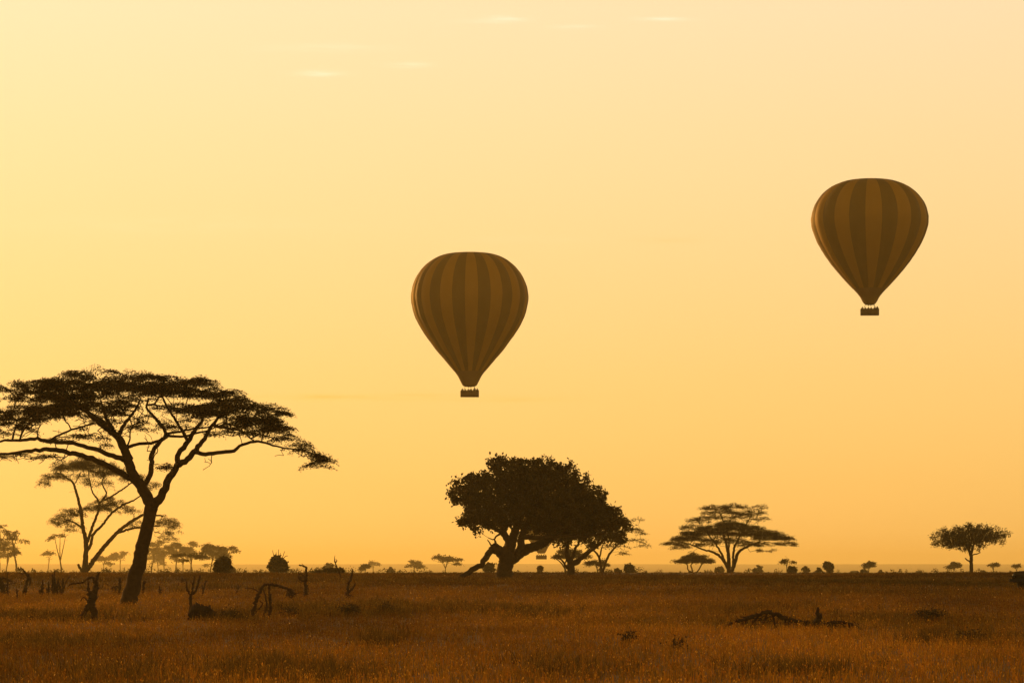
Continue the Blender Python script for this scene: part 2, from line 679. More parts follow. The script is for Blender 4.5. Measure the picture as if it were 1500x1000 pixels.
# --- the great flat-topped acacia on the left
tree('acacia_tree', 'great flat-topped acacia with thick leaning trunk and wide layered crown', 'tree', 188, 887, 172, [
    ([(187, 892, 16), (189, 880, 14.5), (195, 858, 13), (203, 828, 12), (210, 795, 11.5), (217, 765, 10.5), (222, 742, 11.5)], 0),
    ([(222, 742, 11), (209, 718, 9.5), (197, 699, 8.6), (188, 680, 8.4), (180, 656, 7.4), (169, 638, 6.4), (158, 626, 5.2), (143, 616, 4.6), (130, 606, 3.6), (118, 594, 2.4)], 1.2),
    ([(224, 742, 9), (236, 727, 7.2), (245, 709, 6.4), (256, 691, 5.8), (261, 682, 5.2), (262, 669, 4.6), (271, 657, 4.4), (281, 643, 4), (287, 633, 3.4), (298, 619, 2.6), (303, 606, 1.8)], -1.5),
    ([(197, 708, 5.6), (172, 690, 5), (148, 677.5, 4.6), (124, 668, 4.3), (100, 662, 4), (76, 657.5, 4), (60, 656, 3.6), (30, 658, 2.8), (0, 662, 2.2), (-22, 660, 1.2)], 3.0),
    ([(177, 675, 4.8), (160, 665.5, 4.1), (140, 658, 3.7), (120, 652.5, 3.4), (96, 648.5, 3.2), (76, 648, 3.4), (64, 645, 3), (40, 648, 2.4), (20, 648, 2), (-4, 657, 1.4)], -3.5),
    ([(208, 716, 5), (220, 690, 4.4), (220, 676, 4.2), (221.5, 660, 4), (231, 647, 3.5), (238, 637, 3.2), (237, 629, 3), (228, 616, 2.8), (218, 606, 2.4), (208, 594, 2), (210, 580, 1.4)], 2.5),
    ([(184, 656, 3.2), (196, 650, 2.6), (212, 648, 2.6), (228, 643, 2.4), (238, 638, 2.2)], 2.2),
    ([(239, 634, 2.3), (258, 629, 2), (276, 624, 1.7), (296, 621, 1.3), (318, 612, .9)], 4.5),
    ([(241, 637, 2.3), (266, 637, 2), (288, 632, 1.7), (302, 628, 1.2), (330, 616, .8)], 1.5),
    ([(262, 684, 5.4), (274, 676, 5), (288, 664, 4.8), (298, 652, 4), (308, 640, 3.4), (316, 628, 3), (327, 615, 2.4), (345, 607, 1.6), (365, 598, 1)], -3.5),
    ([(289, 664.5, 3.8), (304, 666, 3.4), (320, 664, 3.2), (344, 660, 3), (352, 654, 2.6), (368, 648, 2.2), (384, 647.5, 1.9), (400, 652, 1.6), (416, 656, 1.4), (434, 658, 1.2), (452, 662, 1), (472, 667, .7)], .8),
    ([(318, 627, 2.6), (340, 630, 2.2), (358, 633, 1.8), (368, 642, 1.4), (374, 646, 1.2)], -1),
    ([(166, 634, 4), (161, 620, 3.4), (158, 606, 2.4), (156, 590, 1.4)], -2.5),
    ([(38, 647, 1.8), (46, 636, 1.7), (62, 620, 1.5), (84, 612, 1.2), (100, 607, .9)], -4.5),
    ([(30, 647, 1.7), (21, 628, 1.5), (18, 614, 1)], 3.5),
    ([(76, 646, 2), (100, 634, 1.7), (120, 626, 1.6), (138, 620, 1.5)], 0),
    ([(184, 655, 1.8), (190, 644, 1.3), (193, 630, 1.2), (200, 622, .8)], -1),
    ([(222, 680, 1), (226, 668, .8), (233, 660, .8), (231, 650, .6)], -1.2),
    ([(171, 640, 4), (176, 618, 3), (186, 596, 2.2), (190, 578, 1.4)], 5),
    ([(171, 640, 4), (150, 622, 3), (128, 600, 2.2), (100, 584, 1.4)], -5.5),
    ([(278, 648, 3), (268, 624, 2.2), (256, 600, 1.8), (250, 578, 1.2)], -5.5),
], pads=[(x_, r_ + (4 if r_ < 572 else 0), w_, h_, n_) for x_, r_, w_, h_, n_ in [
    (124, 543, 26, 4, .9), (152, 541, 18, 4, .9), (182, 541, 20, 5, .8), (225, 550, 28, 5, 1.2), (264, 552, 32, 7, 1.3), (296, 560, 22, 6, 1),
    (70, 561, 46, 7, 1.2), (110, 556, 40, 8, 1.2), (160, 559, 38, 8, 1.1), (200, 562, 40, 8, 1.2), (240, 564, 42, 8, 1.3), (290, 570, 40, 7, 1.1), (328, 571, 24, 5, .9),
    (45, 577, 38, 8, 1.2), (90, 577, 44, 8, 1.3), (130, 573, 30, 7, 1), (262, 577, 30, 4, .6), (334, 586, 34, 6, 1), (292, 590, 30, 4, .7), (362, 590, 18, 4, .8),
    (30, 599, 34, 9, 1.1), (70, 599, 40, 9, 1.2), (108, 597, 30, 7, 1.2), (145, 597, 32, 5, 1), (180, 598, 26, 5, .9), (285, 603, 32, 6, 1.2), (318, 604, 30, 7, 1.2),
    (355, 600, 32, 8, 1.2), (392, 599, 26, 5, 1), (412, 606, 16, 3, .8), (10, 618, 25, 8, .9), (48, 615, 28, 6, .8), (-4, 634, 18, 8, .7),
    (348, 621, 26, 4, .6), (384, 619, 30, 7, 1.5), (406, 630, 27, 6, 1.5), (424, 641, 14, 4.5, 1.2), (360, 612, 28, 6, 1.2), (448, 656, 14, 4, .9), (458, 664, 14, 4.5, 1.1), (468, 670, 10, 3.5, 1),
    (462, 678, 14, 4, .25), (196, 622, 20, 7, .25), (215, 612, 26, 5, .35), (130, 642, 22, 5, .15), (150, 646, 16, 5, .15), (60, 668, 22, 4, .10), (-18, 560, 20, 8, .8), (-24, 590, 22, 9, .8),
    (330, 634, 26, 3, .15), (60, 588, 50, 4, .3), (120, 588, 40, 4, .3), (165, 582, 40, 4, .25), (205, 575, 36, 4, .4), (310, 612, 30, 5, .6), (370, 610, 30, 5, .8), (20, 608, 34, 6, .7), (95, 607, 30, 5, .5), (140, 608, 30, 5, .4), (175, 610, 22, 6, .4), (30, 628, 26, 6, .35), (395, 640, 26, 4, .35), (360, 634, 22, 4, .3), (275, 616, 24, 4, .35), (240, 622, 20, 5, .2), (150, 630, 30, 6, .15), (90, 640, 30, 6, .12), (20, 668, 24, 5, .10), (440, 650, 14, 4, .6), (474, 672, 7, 3, .7), (235, 684, 10, 8, .15), (240, 590, 26, 5, .5), (210, 585, 26, 4, .5), 
]], seed=11, per_tip=150, tip_density=2.2, leaf=(.12, .048), spray=(.40, .042), depth=6.0, sides=8, trunk_rough=.03, droop=.12, wood_scale=.89, min_twig=.014,
     bare=[(60, 625, 50, 18, 34), (140, 620, 50, 20, 34), (200, 600, 50, 20, 30), (290, 620, 50, 16, 26), (360, 630, 40, 12, 18), (430, 665, 30, 10, 18), (60, 672, 40, 9, 20), (228, 668, 14, 16, 10), (300, 684, 12, 14, 8), (200, 630, 40, 14, 20)])

# --- the two broad-leaved trees in the middle
tree('sausage_tree', 'dense dark broad-leaved tree with huge rounded crown and a broken bough leaning to the ground', 'tree', 738, 843, 290, [
    ([(738, 846, 13.5), (739, 838, 11.5), (741, 826, 10.5), (742, 815, 11.5), (741, 806, 11)], 0),
    ([(737, 812, 9), (728, 804, 7.5), (724, 799, 6)], 0.2),
    ([(744, 812, 8.5), (748, 799, 7.5), (752, 786, 6.5), (755, 776, 6), (760, 755, 4), (764, 730, 2.6)], -1.5),
    ([(738, 806, 7), (744, 795, 5), (742, 786, 4.6), (738, 778, 4), (728, 760, 3), (712, 735, 2)], 1.8),
    ([(745, 822, 9), (752, 817, 9), (764, 808, 8), (781, 801, 7), (794, 796.5, 6.5), (803, 790, 6), (822, 778, 4.4), (845, 766, 3), (870, 755, 1.8)], 1.2),
    ([(760, 811, 6), (763, 799, 5.4), (764, 786, 5), (770, 770, 4), (785, 745, 3), (800, 720, 2)], -3),
    ([(764, 786, 4), (774, 787, 3.6), (794, 788, 3.2), (816, 786, 2.6), (850, 786, 2), (886, 781, 1.3)], -2.5),
    ([(748, 797, 5), (735, 780, 3.5), (715, 770, 2.5), (695, 765, 1.8), (678, 760, 1.2)], -2.5),
    ([(725, 802, 6), (721, 803, 5), (715, 812, 4.6), (706, 825, 4.2), (695, 833, 4), (683, 840, 3.6), (674, 845, 3)], -1.2),
    ([(725, 801, 3), (726, 795, 2), (724, 789, .9)], .3),
    ([(728, 802, 2), (719, 797, 1.2), (714, 790, .6)], -.3),
    ([(738, 780, 2), (728, 784, 1.4), (723, 790, 1), (715, 787, .6)], .5),
], poly=[(653, 733), (657, 720), (668, 704), (676, 701), (687, 695), (695, 690), (710, 686), (714, 674), (722, 663), (731, 669), (740, 664), (751, 667), (760, 667), (768, 671),
         (779, 671), (789, 669), (796, 667), (806, 671), (821, 680), (836, 679), (847, 684), (853, 697), (864, 705), (875, 711), (885, 712), (890, 723), (898, 729), (896, 740),
         (907, 750), (919, 761), (923, 772), (915, 778), (896, 780), (853, 783), (811, 786), (777, 780), (747, 776), (725, 776), (693, 778), (670, 769), (670, 755), (674, 744), (659, 740)],
     seed=5, style='broad', poly_tips=1000, per_tip=36, leaf=(.32, .17), spray=(.36, .3), clump=7.0, depth=6.0, min_twig=.012, sides=9, trunk_rough=.06)

tree('sausage_tree', 'low forked broad-leaved tree tucked under the right side of the huge rounded crown', 'tree', 836, 843, 335, [
    ([(836, 845, 7.5), (836, 838, 6.2), (836, 830, 5.8), (836, 823, 5.6)], 0),
    ([(835, 825, 4.6), (832, 817, 4), (830, 807, 3.6), (830, 798, 3), (826, 786, 2.2), (820, 770, 1.4)], -1.5),
    ([(838, 826, 4.8), (845, 823, 4.2), (852, 816, 3.8), (862, 808, 3.4), (870, 803, 3), (877, 797, 2.4), (888, 788, 1.6), (898, 776, 1.1)], 1.2),
    ([(836, 822, 2.6), (838, 816, 1.8), (839, 811, 1)], .6),
    ([(836, 822, 3), (842, 806, 2.2), (850, 792, 1.8), (856, 776, 1.2)], 2.5),
    ([(832, 836, 2), (828, 827, 1.6), (823, 820, 1.3), (817, 817, .8)], -.6),
], poly=[(786, 772), (800, 745), (850, 725), (890, 740), (912, 762), (919, 784), (914, 797), (896, 801), (884, 796), (868, 800), (850, 795), (824, 800), (800, 796), (788, 786)],
     seed=8, style='broad', poly_tips=300, per_tip=36, leaf=(.32, .17), spray=(.42, .3), clump=6.0, depth=4.2, sides=7)

# --- other traced trees
tree('fever_tree', 'slender many-stemmed acacia behind the great leaning trunk, feathery drooping layers', 'tree', 124, 842, 480, [
    ([(123.5, 845, 7), (124, 836, 5.6), (125, 821, 4.4), (126, 795, 3.8), (122, 774, 3), (118, 746, 2.5), (112, 722, 2.1), (107, 707, 1.7), (97, 699, 1.2), (86, 693, .7)], 0),
    ([(127, 797, 3), (129, 790, 2.6), (135, 769, 2.3), (142, 751, 2), (143, 735, 1.7), (133, 720, 1.2), (128, 700, .8)], 2.2),
    ([(128, 808, 2.8), (133, 798, 2.5), (138, 782, 2.2), (151, 769, 1.9), (166, 751, 1.8), (185, 738, 1.6), (198, 733, 1.2), (214, 722, .8)], -2.5),
    ([(126, 838, 4), (129, 832, 3.8), (140, 816, 3.5), (161, 790, 3), (177, 774, 2.6), (198, 759, 2.2), (212, 753, 1.8), (236, 755, 1.1)], 1.5),
    ([(171, 781, 2), (192, 774, 1.6), (208, 772, 1.3), (236, 770, .9)], -1.5),
    ([(121, 838, 2.6), (117, 832, 2.2), (114, 826, 1.8)], .4),
    ([(143, 738, 1.8), (153, 722, 1.3), (146, 707, 1), (150, 692, .7)], 3.5),
    ([(147, 733, 1.6), (156, 730, 1.4), (179, 716, 1.2), (196, 704, .8)], 0),
    ([(122, 775, 1.8), (112, 766, 1.3), (98, 760, .9)], -2.4),
], pads=[(x_, r_, w_, h_ * 1.5, n_) for x_, r_, w_, h_, n_ in [(105, 682, 28, 5, 1.2), (132, 678, 28, 5, 1.1), (152, 686, 22, 6, 1), (80, 695, 18, 6, 1), (66, 706, 9, 4, .9), (112, 698, 18, 4, .3), (145, 704, 24, 6, .4), (168, 690, 20, 5, .8),
         (192, 698, 18, 5, .8), (224, 710, 12, 5, .8), (140, 742, 20, 5, .8), (160, 735, 22, 6, .8), (106, 750, 18, 5, .9), (90, 760, 16, 5, .9), (80, 767, 8, 4, .7), (110, 772, 18, 5, .3),
         (240, 764, 18, 6, .8), (255, 774, 13, 6, .7), (244, 786, 16, 5, .35), (200, 768, 14, 4, .5), (186, 745, 15, 4, .6)]],
     seed=21, per_tip=70, tip_density=2.6, leaf=(.18, .075), spray=(.5, .12), depth=4.5, min_twig=.016, sides=6, droop=.3, bare=[(140, 700, 50, 20, 30), (110, 765, 30, 14, 16), (170, 750, 40, 14, 16), (240, 780, 24, 12, 14)])

tree('umbrella_acacia', 'broad umbrella-shaped acacia with fan of stems and a second airy tier on top', 'tree', 1068, 841, 500, [
    ([(1067.6, 844, 4), (1067.6, 836, 3.4), (1067.6, 824, 3), (1066.7, 810, 2.5), (1064, 798, 2), (1060, 784, 1.2)], 0),
    ([(1070, 840, 3.2), (1072, 836, 2.9), (1077, 824, 2.6), (1080.7, 811, 2.2), (1085, 806, 1.9), (1096, 800, 1.5), (1114, 793, 1)], 1.5),
    ([(1067, 834, 2.5), (1060, 821, 2.2), (1051, 812, 1.9), (1040, 807, 1.5), (1028, 804, 1.2), (1008, 796, .8)], -1.5),
    ([(1064, 828, 2), (1056, 808, 1.6), (1050, 797, 1.2), (1042, 786, .9)], 3),
    ([(1073, 832, 2), (1075, 804, 1.7), (1081, 789, 1.4), (1090, 772, 1), (1098, 756, .7)], -2.5),
    ([(1067, 812, 1.6), (1068, 790, 1.3), (1062, 768, 1), (1055, 750, .7)], 2),
], pads=[(1052, 742, 22, 4, 1), (1076, 741, 18, 4, 1), (1110, 743, 12, 4, 1), (1100, 750, 18, 5, .9), (1062, 750, 22, 5, .7), (1085, 750, 20, 5, .6), (1040, 757, 22, 4, .5), (1105, 762, 14, 4, .5), (1070, 758, 30, 4, .35), (1028, 762, 14, 4, .8), (1020, 772, 20, 4, .9), (1016, 761, 12, 3.5, .9), (1040, 751, 12, 3, .7), (1118, 759, 9, 3, .9),
         (1006, 771, 8, 2.5, .8), (1068, 766, 20, 4, 1.6), (1070, 773, 48, 5, 1.7), (1040, 780, 40, 5, 1.5), (1105, 781, 38, 5, 1.5), (1010, 788, 28, 4.5, 1.5), (1130, 787, 28, 4.5, 1.5), (988, 796, 18, 3.5, 1.4),
         (1150, 796, 16, 3.5, 1.3), (1000, 801, 14, 3, .9), (1060, 791, 34, 5, .7), (1030, 797, 18, 3.5, .8), (1100, 796, 25, 4.5, .9), (1115, 805, 9, 3, .9), (1130, 805, 6, 3, .8), (1156, 789, 8, 2.5, .8)],
     seed=31, per_tip=56, tip_density=1.35, leaf=(.18, .08), spray=(.52, .09), depth=7, min_twig=.018, sides=6, bare=[(1070, 760, 40, 14, 30), (1070, 800, 60, 8, 24)])

tree('small_umbrella_acacia', 'little umbrella acacia with one smooth flat dome beside the broad two-tiered one', 'tree', 1015, 840, 640, [
    ([(1013, 842, 1.3), (1014, 834, 1.1), (1012, 828, 1), (1016, 822, .7)], 0),
    ([(1013, 838, 1.1), (1008, 834, 1), (1007, 827, .9), (1000, 821, .6)], 1),
    ([(1014, 840, 1.1), (1022, 836, 1.1), (1028, 826, .9), (1034, 821, .6)], -1),
], pads=[(1016, 815, 16, 3.5, 1.8), (1015, 820, 26, 4, 2), (998, 821, 12, 3, 1.3), (1034, 821, 11, 3, 1.3)], seed=32, per_tip=110, tip_density=.6, leaf=(.3, .13), spray=(.7, .14), min_twig=.02, sides=5)

tree('lone_tree', 'small lone thorn tree with straight bare trunk and ragged flattened crown', 'tree', 1422, 841, 450, [
    ([(1422.5, 844, 3.4), (1422.5, 834, 2.8), (1422.5, 822, 2.6), (1421.6, 811, 2.4), (1418, 803, 2), (1410, 792, 1.2)], 0),
    ([(1422, 813, 2), (1425, 803, 1.8), (1428, 797, 1.4), (1440, 788, .9)], 1.2),
    ([(1422, 823, 1.2), (1417, 820, 1), (1413, 817, .8)], -.6),
    ([(1423, 813, .9), (1430, 811, .8), (1435, 809, .5)], -.5),
    ([(1421, 806, 1.6), (1421, 794, 1.2), (1424, 778, .8)], -1.2),
], poly=[(1363, 785), (1375, 776), (1388, 774), (1403, 771), (1420, 765), (1435, 768), (1453, 771), (1465, 775), (1478, 782), (1480, 788), (1468, 793), (1457, 795), (1444, 801), (1434, 806),
         (1425, 801), (1414, 804), (1400, 806), (1389, 807), (1380, 801), (1367, 799)], seed=33, style='broad', poly_tips=430, per_tip=30, leaf=(.24, .11), spray=(.36, .3), clump=4.0, depth=3.6, min_twig=.016, sides=6)

tree('acacia_tree', 'open twin-stemmed acacia with wispy layers reaching out past the low forked tree', 'tree', 881, 842, 430, [
    ([(880.5, 844, 2.6), (880, 832, 2.2), (878, 817, 1.9), (875, 811, 1.6), (869, 805, 1.2), (862, 798, .9)], 0),
    ([(882, 840, 2.4), (884, 834, 2.1), (887, 824, 1.9), (892, 813, 1.7), (898, 805, 1.5), (906, 797, 1.2), (918, 792, .9), (930, 791, .7)], 1.2),
    ([(878.5, 818, 1.4), (880, 808, 1.2), (882, 800, .9), (888, 786, .7)], -1.2),
    ([(904, 799, 1), (912, 784, .9), (920, 776, .8), (936, 775, .6)], -.6),
    ([(912, 784, .8), (918, 768, .6), (926, 762, .5)], .5),
], pads=[(925, 761, 12, 2.5, .6), (930, 775, 12, 2.5, .7), (943, 779, 8, 2.5, .7), (934, 790, 13, 4, .35), (940, 797, 8, 3, .3), (910, 810, 10, 3.5, .35), (898, 800, 18, 3.5, .5), (866, 796, 14, 4, .5), (890, 785, 16, 4, .5)],
     seed=41, per_tip=60, tip_density=1.1, leaf=(.2, .08), spray=(.6, .08), depth=3.5, min_twig=.015, sides=5, droop=.15)

tree('small_umbrella_acacia', 'hazy umbrella acacia with smooth dome showing behind the low forked trunk', 'tree', 829, 841, 620, [
    ([(829, 843, 1.7), (828, 834, 1.4), (827, 826, 1.3), (831, 818, 1)], 0),
    ([(828, 832, 1.2), (822, 824, 1), (815, 818, .7)], 1),
    ([(828, 830, 1.2), (838, 822, 1), (850, 816, .7)], -1),
], pads=[(833, 808, 16, 3, 2), (835, 813, 25, 3.5, 2.2), (818, 815.5, 9, 2.2, 1.5), (853, 815, 10, 2.5, 1.3)], seed=42, per_tip=110, tip_density=.6, leaf=(.3, .13), spray=(.7, .14), min_twig=.02, sides=5)

tree('small_umbrella_acacia', 'tiny umbrella acacia with lopsided dome at the foot of the twin-stemmed acacia', 'tree', 876, 841, 660, [
    ([(876, 843, 1.2), (875, 834, 1), (873, 828, .8)], 0),
    ([(875, 836, .9), (882, 829, .8), (886, 825, .6)], .8),
], pads=[(874, 823, 14, 3, 1.8), (884, 827, 9, 3, 1.3), (864, 826, 6, 2, 1)], seed=43, per_tip=110, tip_density=.7, leaf=(.3, .13), spray=(.6, .14), min_twig=.02, sides=5)


# --- smaller trees built to a pattern: (x, row of base, distance, top row, half width, layers)
def small_acacia(px, top, d, hw, label, seed, stems=2, layers=3, dense=1.0, lean=0, group=None, name='acacia_tree', brow=None, bare=False, flat=1.0):
    rng = np.random.default_rng(seed)
    s = d / F
    zb = float(ground((px - 750) * s, d))
    br = HOR + (EYE - zb) / s
    H = br - top
    paths = []
    trunk_h = rng.uniform(.28, .45)
    r0 = max(.65, H * .02)
    fx, fr = px + lean * .5 + rng.uniform(-.03, .03) * H, br - H * trunk_h
    paths.append(([(px, br + 2, r0 * 1.25), (px + lean * .2 + rng.uniform(-.02, .02) * H, br - H * trunk_h * .5, r0), (fx, fr, r0 * .85)], 0))
    pads = []
    for k in range(stems + 1):
        u = (k + .5) / (stems + 1) * 2 - 1 + rng.uniform(-.25, .25)
        ex, er = px + lean + u * hw * .6, top + H * rng.uniform(.06, .2)
        paths.append(([(fx, fr + 1, r0 * .7), (fx + (ex - fx) * .35 + rng.uniform(-.03, .03) * H, fr + (er - fr) * .5, r0 * .5), (ex, er, r0 * .28)], rng.uniform(-1, 1) * hw * s * .5))
    for k in range(4 * layers):
        u = rng.uniform(-1, 1)
        low = rng.uniform(0, 1) ** 1.4
        row = top + 1.5 + H * (.12 * u * u + .36 * flat * low * (layers > 1) + .02)
        w = hw * rng.uniform(.22, .42) * (1 - .3 * low)
        pads.append((px + lean + u * hw * .78, row, w, max(1.0, H * .04), dense * rng.uniform(.5, 1.2)))
    area = (2 * hw * s) ** 2
    lf = max(.2, .0007 * d)
    return tree(name, label, 'tree', px, br, d, paths, pads=pads if not bare else pads[:3], bare=[(px + lean, top + H * .25, hw * .8, H * .2, 14)], seed=seed, group=group, per_tip=26,
                tip_density=max(.22, min(1.0, (750 / d) ** 1.3)), leaf=(lf, lf * .42), spray=(max(.5, 4.0 * s), max(.10, 1.1 * s)), min_twig=max(.018, .16 * s), sides=5, droop=.1)


small_acacia(24, 771, 1400, 22, 'thin hazy acacia with crooked stem and wispy side layers by the dead stumps', 101, 2, 3, .45, -6, flat=1.4)
small_acacia(-2, 762, 1500, 20, 'hazy acacia with drooping open layers behind the dark tangle of stems', 102, 3, 3, .6, 0, flat=1.4)
small_acacia(91, 778, 1500, 20, 'nearly bare young acacia with a fork and a thin wisp of leaves on top', 103, 2, 2, .35, -4, bare=True)
small_acacia(222, 788, 2300, 18, 'pale hazy acacia with twin stems right of the great leaning trunk', 105, 2, 3, .55, 4, flat=1.2)
small_acacia(241, 797, 2600, 15, 'pale squat acacia standing in mist behind the flat-topped thicket', 106, 2, 3, .8, 0)
small_acacia(257, 793, 2000, 20, 'hazy layered acacia in the middle of the misty thicket', 107, 3, 3, .8, 3)
small_acacia(283, 806, 900, 25, 'crooked small acacia with two flat plates of leaves behind the forked dead sapling', 108, 2, 2, 1.0, -7)
small_acacia(279, 791, 2700, 10, 'tiny flat crown of a far acacia peeping over the thicket', 109, 2, 1, .8, 0)
small_acacia(307, 794, 1400, 22, 'open acacia with two stems behind the round dark bush', 110, 2, 3, .9, 8, flat=1.1)
small_acacia(332, 796, 1700, 14, 'leaning hazy acacia with ragged right side over the round dark bush', 111, 2, 3, .8, 2, flat=1.3)
small_acacia(70, 806, 2600, 8, 'bare forked hazy sapling between the crooked acacia and the young bare one', 131, 2, 1, .2, 2, bare=True)
small_acacia(8, 790, 2400, 18, 'very pale low acacia spreading behind the dark tangle of stems', 132, 3, 3, .7, 4, flat=1.3)
small_acacia(152, 812, 3000, 16, 'very pale low thorn tree behind the foot of the many-stemmed acacia', 133, 3, 2, .7, 0)
small_acacia(176, 806, 3200, 14, 'very pale tree close on the shaded side of the great leaning trunk', 134, 2, 2, .7, 0)
small_acacia(231, 802, 3400, 14, 'faintest tree of the thicket, a pale grey-gold wisp with low crown', 135, 2, 3, .7, 0, flat=1.3)
small_acacia(269, 800, 3000, 18, 'very pale wide tree filling the back of the misty thicket', 136, 3, 3, .7, 0, flat=1.2)
small_acacia(318, 800, 3200, 18, 'very pale wispy tree behind the two open acacias over the round bush', 137, 3, 3, .6, 0, flat=1.4)
small_acacia(652, 812, 1500, 24, 'small spreading acacia alone on the plain left of the broken bough', 112, 4, 2, .9, 0)
small_acacia(607, 819, 2000, 13, 'small hazy twin-crowned acacia on the open plain', 113, 2, 2, 1.1, 0)
small_acacia(1153, 818, 800, 11, 'little flat-headed tree with a bushy lower side beyond the dark grass', 114, 2, 1, 1.6, 0)
small_acacia(1272, 822, 1050, 9, 'little hazy acacia with flat head above a low bush', 115, 2, 2, 1.1, 2)
small_acacia(1397, 822, 1100, 10, 'pale round-headed tree left of the lone thorn tree', 116, 3, 3, 1.2, 0)
small_acacia(1455, 824, 1150, 7, 'tiny pale tree with two round heads right of the lone thorn tree', 117, 2, 1, 1.3, 0)
small_acacia(1489, 826, 1250, 6, 'tiny pale umbrella tree above the bonnet of the parked vehicle', 118, 2, 1, 1.3, 0)
small_acacia(740, 820, 3000, 9, 'very faint flat-topped tree far off under the leaning bough', 119, 2, 1, 1.0, 0)
small_acacia(547, 822, 3200, 8, 'very faint flat-topped tree far off above the plain', 120, 2, 1, 1.0, 0)
small_acacia(481, 824, 1250, 6, 'small pale round tree behind the low mound', 121, 2, 2, 1.1, 0)
small_acacia(535, 825, 1250, 6, 'small pale tree with square head on the open plain', 122, 2, 2, 1.3, 0)


# --- bushes
def bush(px, brow, d, hw, h, label, seed, name='bush', tips=120, per=22, dead_top=False, group=None, style='broad', leafk=1.0):
    rng = np.random.default_rng(seed)
    s = d / F
    zb = float(ground((px - 750) * s, d))
    br = HOR + (EYE - zb) / s
    br = br if brow is None else br
    n = 18
    poly = []
    p1, p2 = rng.uniform(0, 6.28, 2)
    for i in range(n):
        a = 2 * math.pi * i / n
        k = .92 + .10 * math.sin(2 * a + p1) + .10 * math.sin(3 * a + p2) + rng.uniform(-.10, .10)
        poly.append((px + hw * k * math.cos(a), br - h * .52 - h * .5 * k * math.sin(a)))
    paths = [([(px, br + 1, max(1, h * .05)), (px + rng.uniform(-.1, .1) * hw, br - h * .3, max(.8, h * .04)), (px, br - h * .6, .6)], 0)]
    for k in range(3):
        u = rng.uniform(-.7, .7)
        paths.append(([(px, br - h * .12, .8), (px + u * hw * .5, br - h * .45, .6), (px + u * hw, br - h * .75, .4)], rng.uniform(-.5, .5) * hw * s))
    if dead_top:
        for u, t in ((-.6, 1.3), (-.2, 1.2), (.3, 1.15), (.75, 1.25), (1.1, 1.0), (.1, 1.35)):
            paths.append(([(px + u * .3 * hw, br - h * .6, .6), (px + u * .7 * hw, br - h * .95, .5), (px + u * hw, br - h * t, .35)], rng.uniform(-.5, .5) * hw * s))
    lf = max(.16, .00075 * d) * leafk
    return tree(name, label, 'bush', px, br, d, paths, poly=poly, seed=seed, group=group, style=style, poly_tips=tips, per_tip=per,
                leaf=(lf, lf * .55), spray=(max(.22, 1.5 * s), .2), clump=1.6, depth=hw * s * .9, min_twig=max(.012, .1 * s), sides=5)


bush(326, 848, 345, 14, 26, 'round dark bush standing below two open acacias', 201, tips=170)
bush(407, 840, 470, 13, 27, 'tall dark bush with bare dead branches sticking out of its top', 202, dead_top=True, tips=190)
bush(922, 838, 560, 8, 13, 'small dark round bush right of the wispy twin-stemmed acacia', 203)
bush(1214, 838, 700, 8, 16, 'upright dark shrub like a small cone beyond the dark grass', 204)
bush(1200, 838, 780, 4, 9, 'tiny round shrub close beside the upright cone-like shrub', 205, tips=60)
bush(1181, 838, 950, 5, 10, 'pale small shrub between the flat-headed tree and the cone-like shrub', 206, tips=60)
bush(1160, 838, 640, 6, 12, 'bushy shrub leaning against the little flat-headed tree', 207, tips=80)
bush(1110, 838, 1150, 7, 10, 'pale low shrub right of the broad umbrella acacia', 208, tips=60)
bush(1054, 838, 1150, 6, 11, 'pale shrub behind the fan of stems of the broad umbrella acacia', 209, tips=60)
bush(1265, 838, 1000, 6, 7, 'low pale bush at the foot of the little hazy flat-headed acacia', 210, tips=60)
bush(1440, 838, 1150, 5, 7, 'low pale shrub behind the lone thorn tree', 211, tips=50)
bush(572, 838, 1300, 5, 9, 'pale narrow shrub on the open plain', 212, tips=50)
bush(905, 838, 700, 5, 8, 'small shrub under the wisps of the twin-stemmed acacia', 213, tips=50)
bush(716, 838, 600, 9, 14, 'hazy shrub seen under the leaning broken bough', 214, tips=80)
bush(792, 838, 640, 5, 10, 'small ragged shrub below the hanging basket', 215, tips=50)
bush(484, 846, 370, 24, 8, 'low spreading mound of scrub behind the hooked dead stump', 216, tips=160)
bush(1290, 838, 1300, 3, 5, 'speck of a shrub on the plain between the two far boxy vehicles', 217, tips=30)
bush(340, 840, 800, 6, 9, 'pale shrub peeping out behind the round dark bush', 218, tips=50)

# low dark shrubs standing in the near grass
for i, (px, row, hw, h, lab) in enumerate([
        (1362, 912, 22, 16, 'twiggy low shrub in the grass right of the fallen dead tree'),
        (1345, 908, 10, 11, 'small twiggy shrub touching the low shrub in the right grass'),
        (1424, 940, 22, 9, 'low dark shrub sunk in the grass between the twiggy shrubs and the near vehicle'),
        (921, 941, 4, 10, 'narrow dark upright weed in the open grass'),
        (994, 950, 7, 7, 'dark low shrub in the open grass right of the narrow upright weed'),
        (512, 902, 18, 13, 'dark low shrub in grass in front of the thin forked stump'),
        (566, 898, 9, 12, 'small dark shrub in grass right of the low shrub by the forked stump'),
        (336, 908, 16, 12, 'dark low shrub beside the mound of the forked dead sapling'),
        (425, 903, 14, 10, 'dark low shrub under the end of the arching dead branch')]):
    bush(px, row, place(px, row), hw, h, lab, 300 + i, tips=46, per=10, name='shrub', leafk=.6)


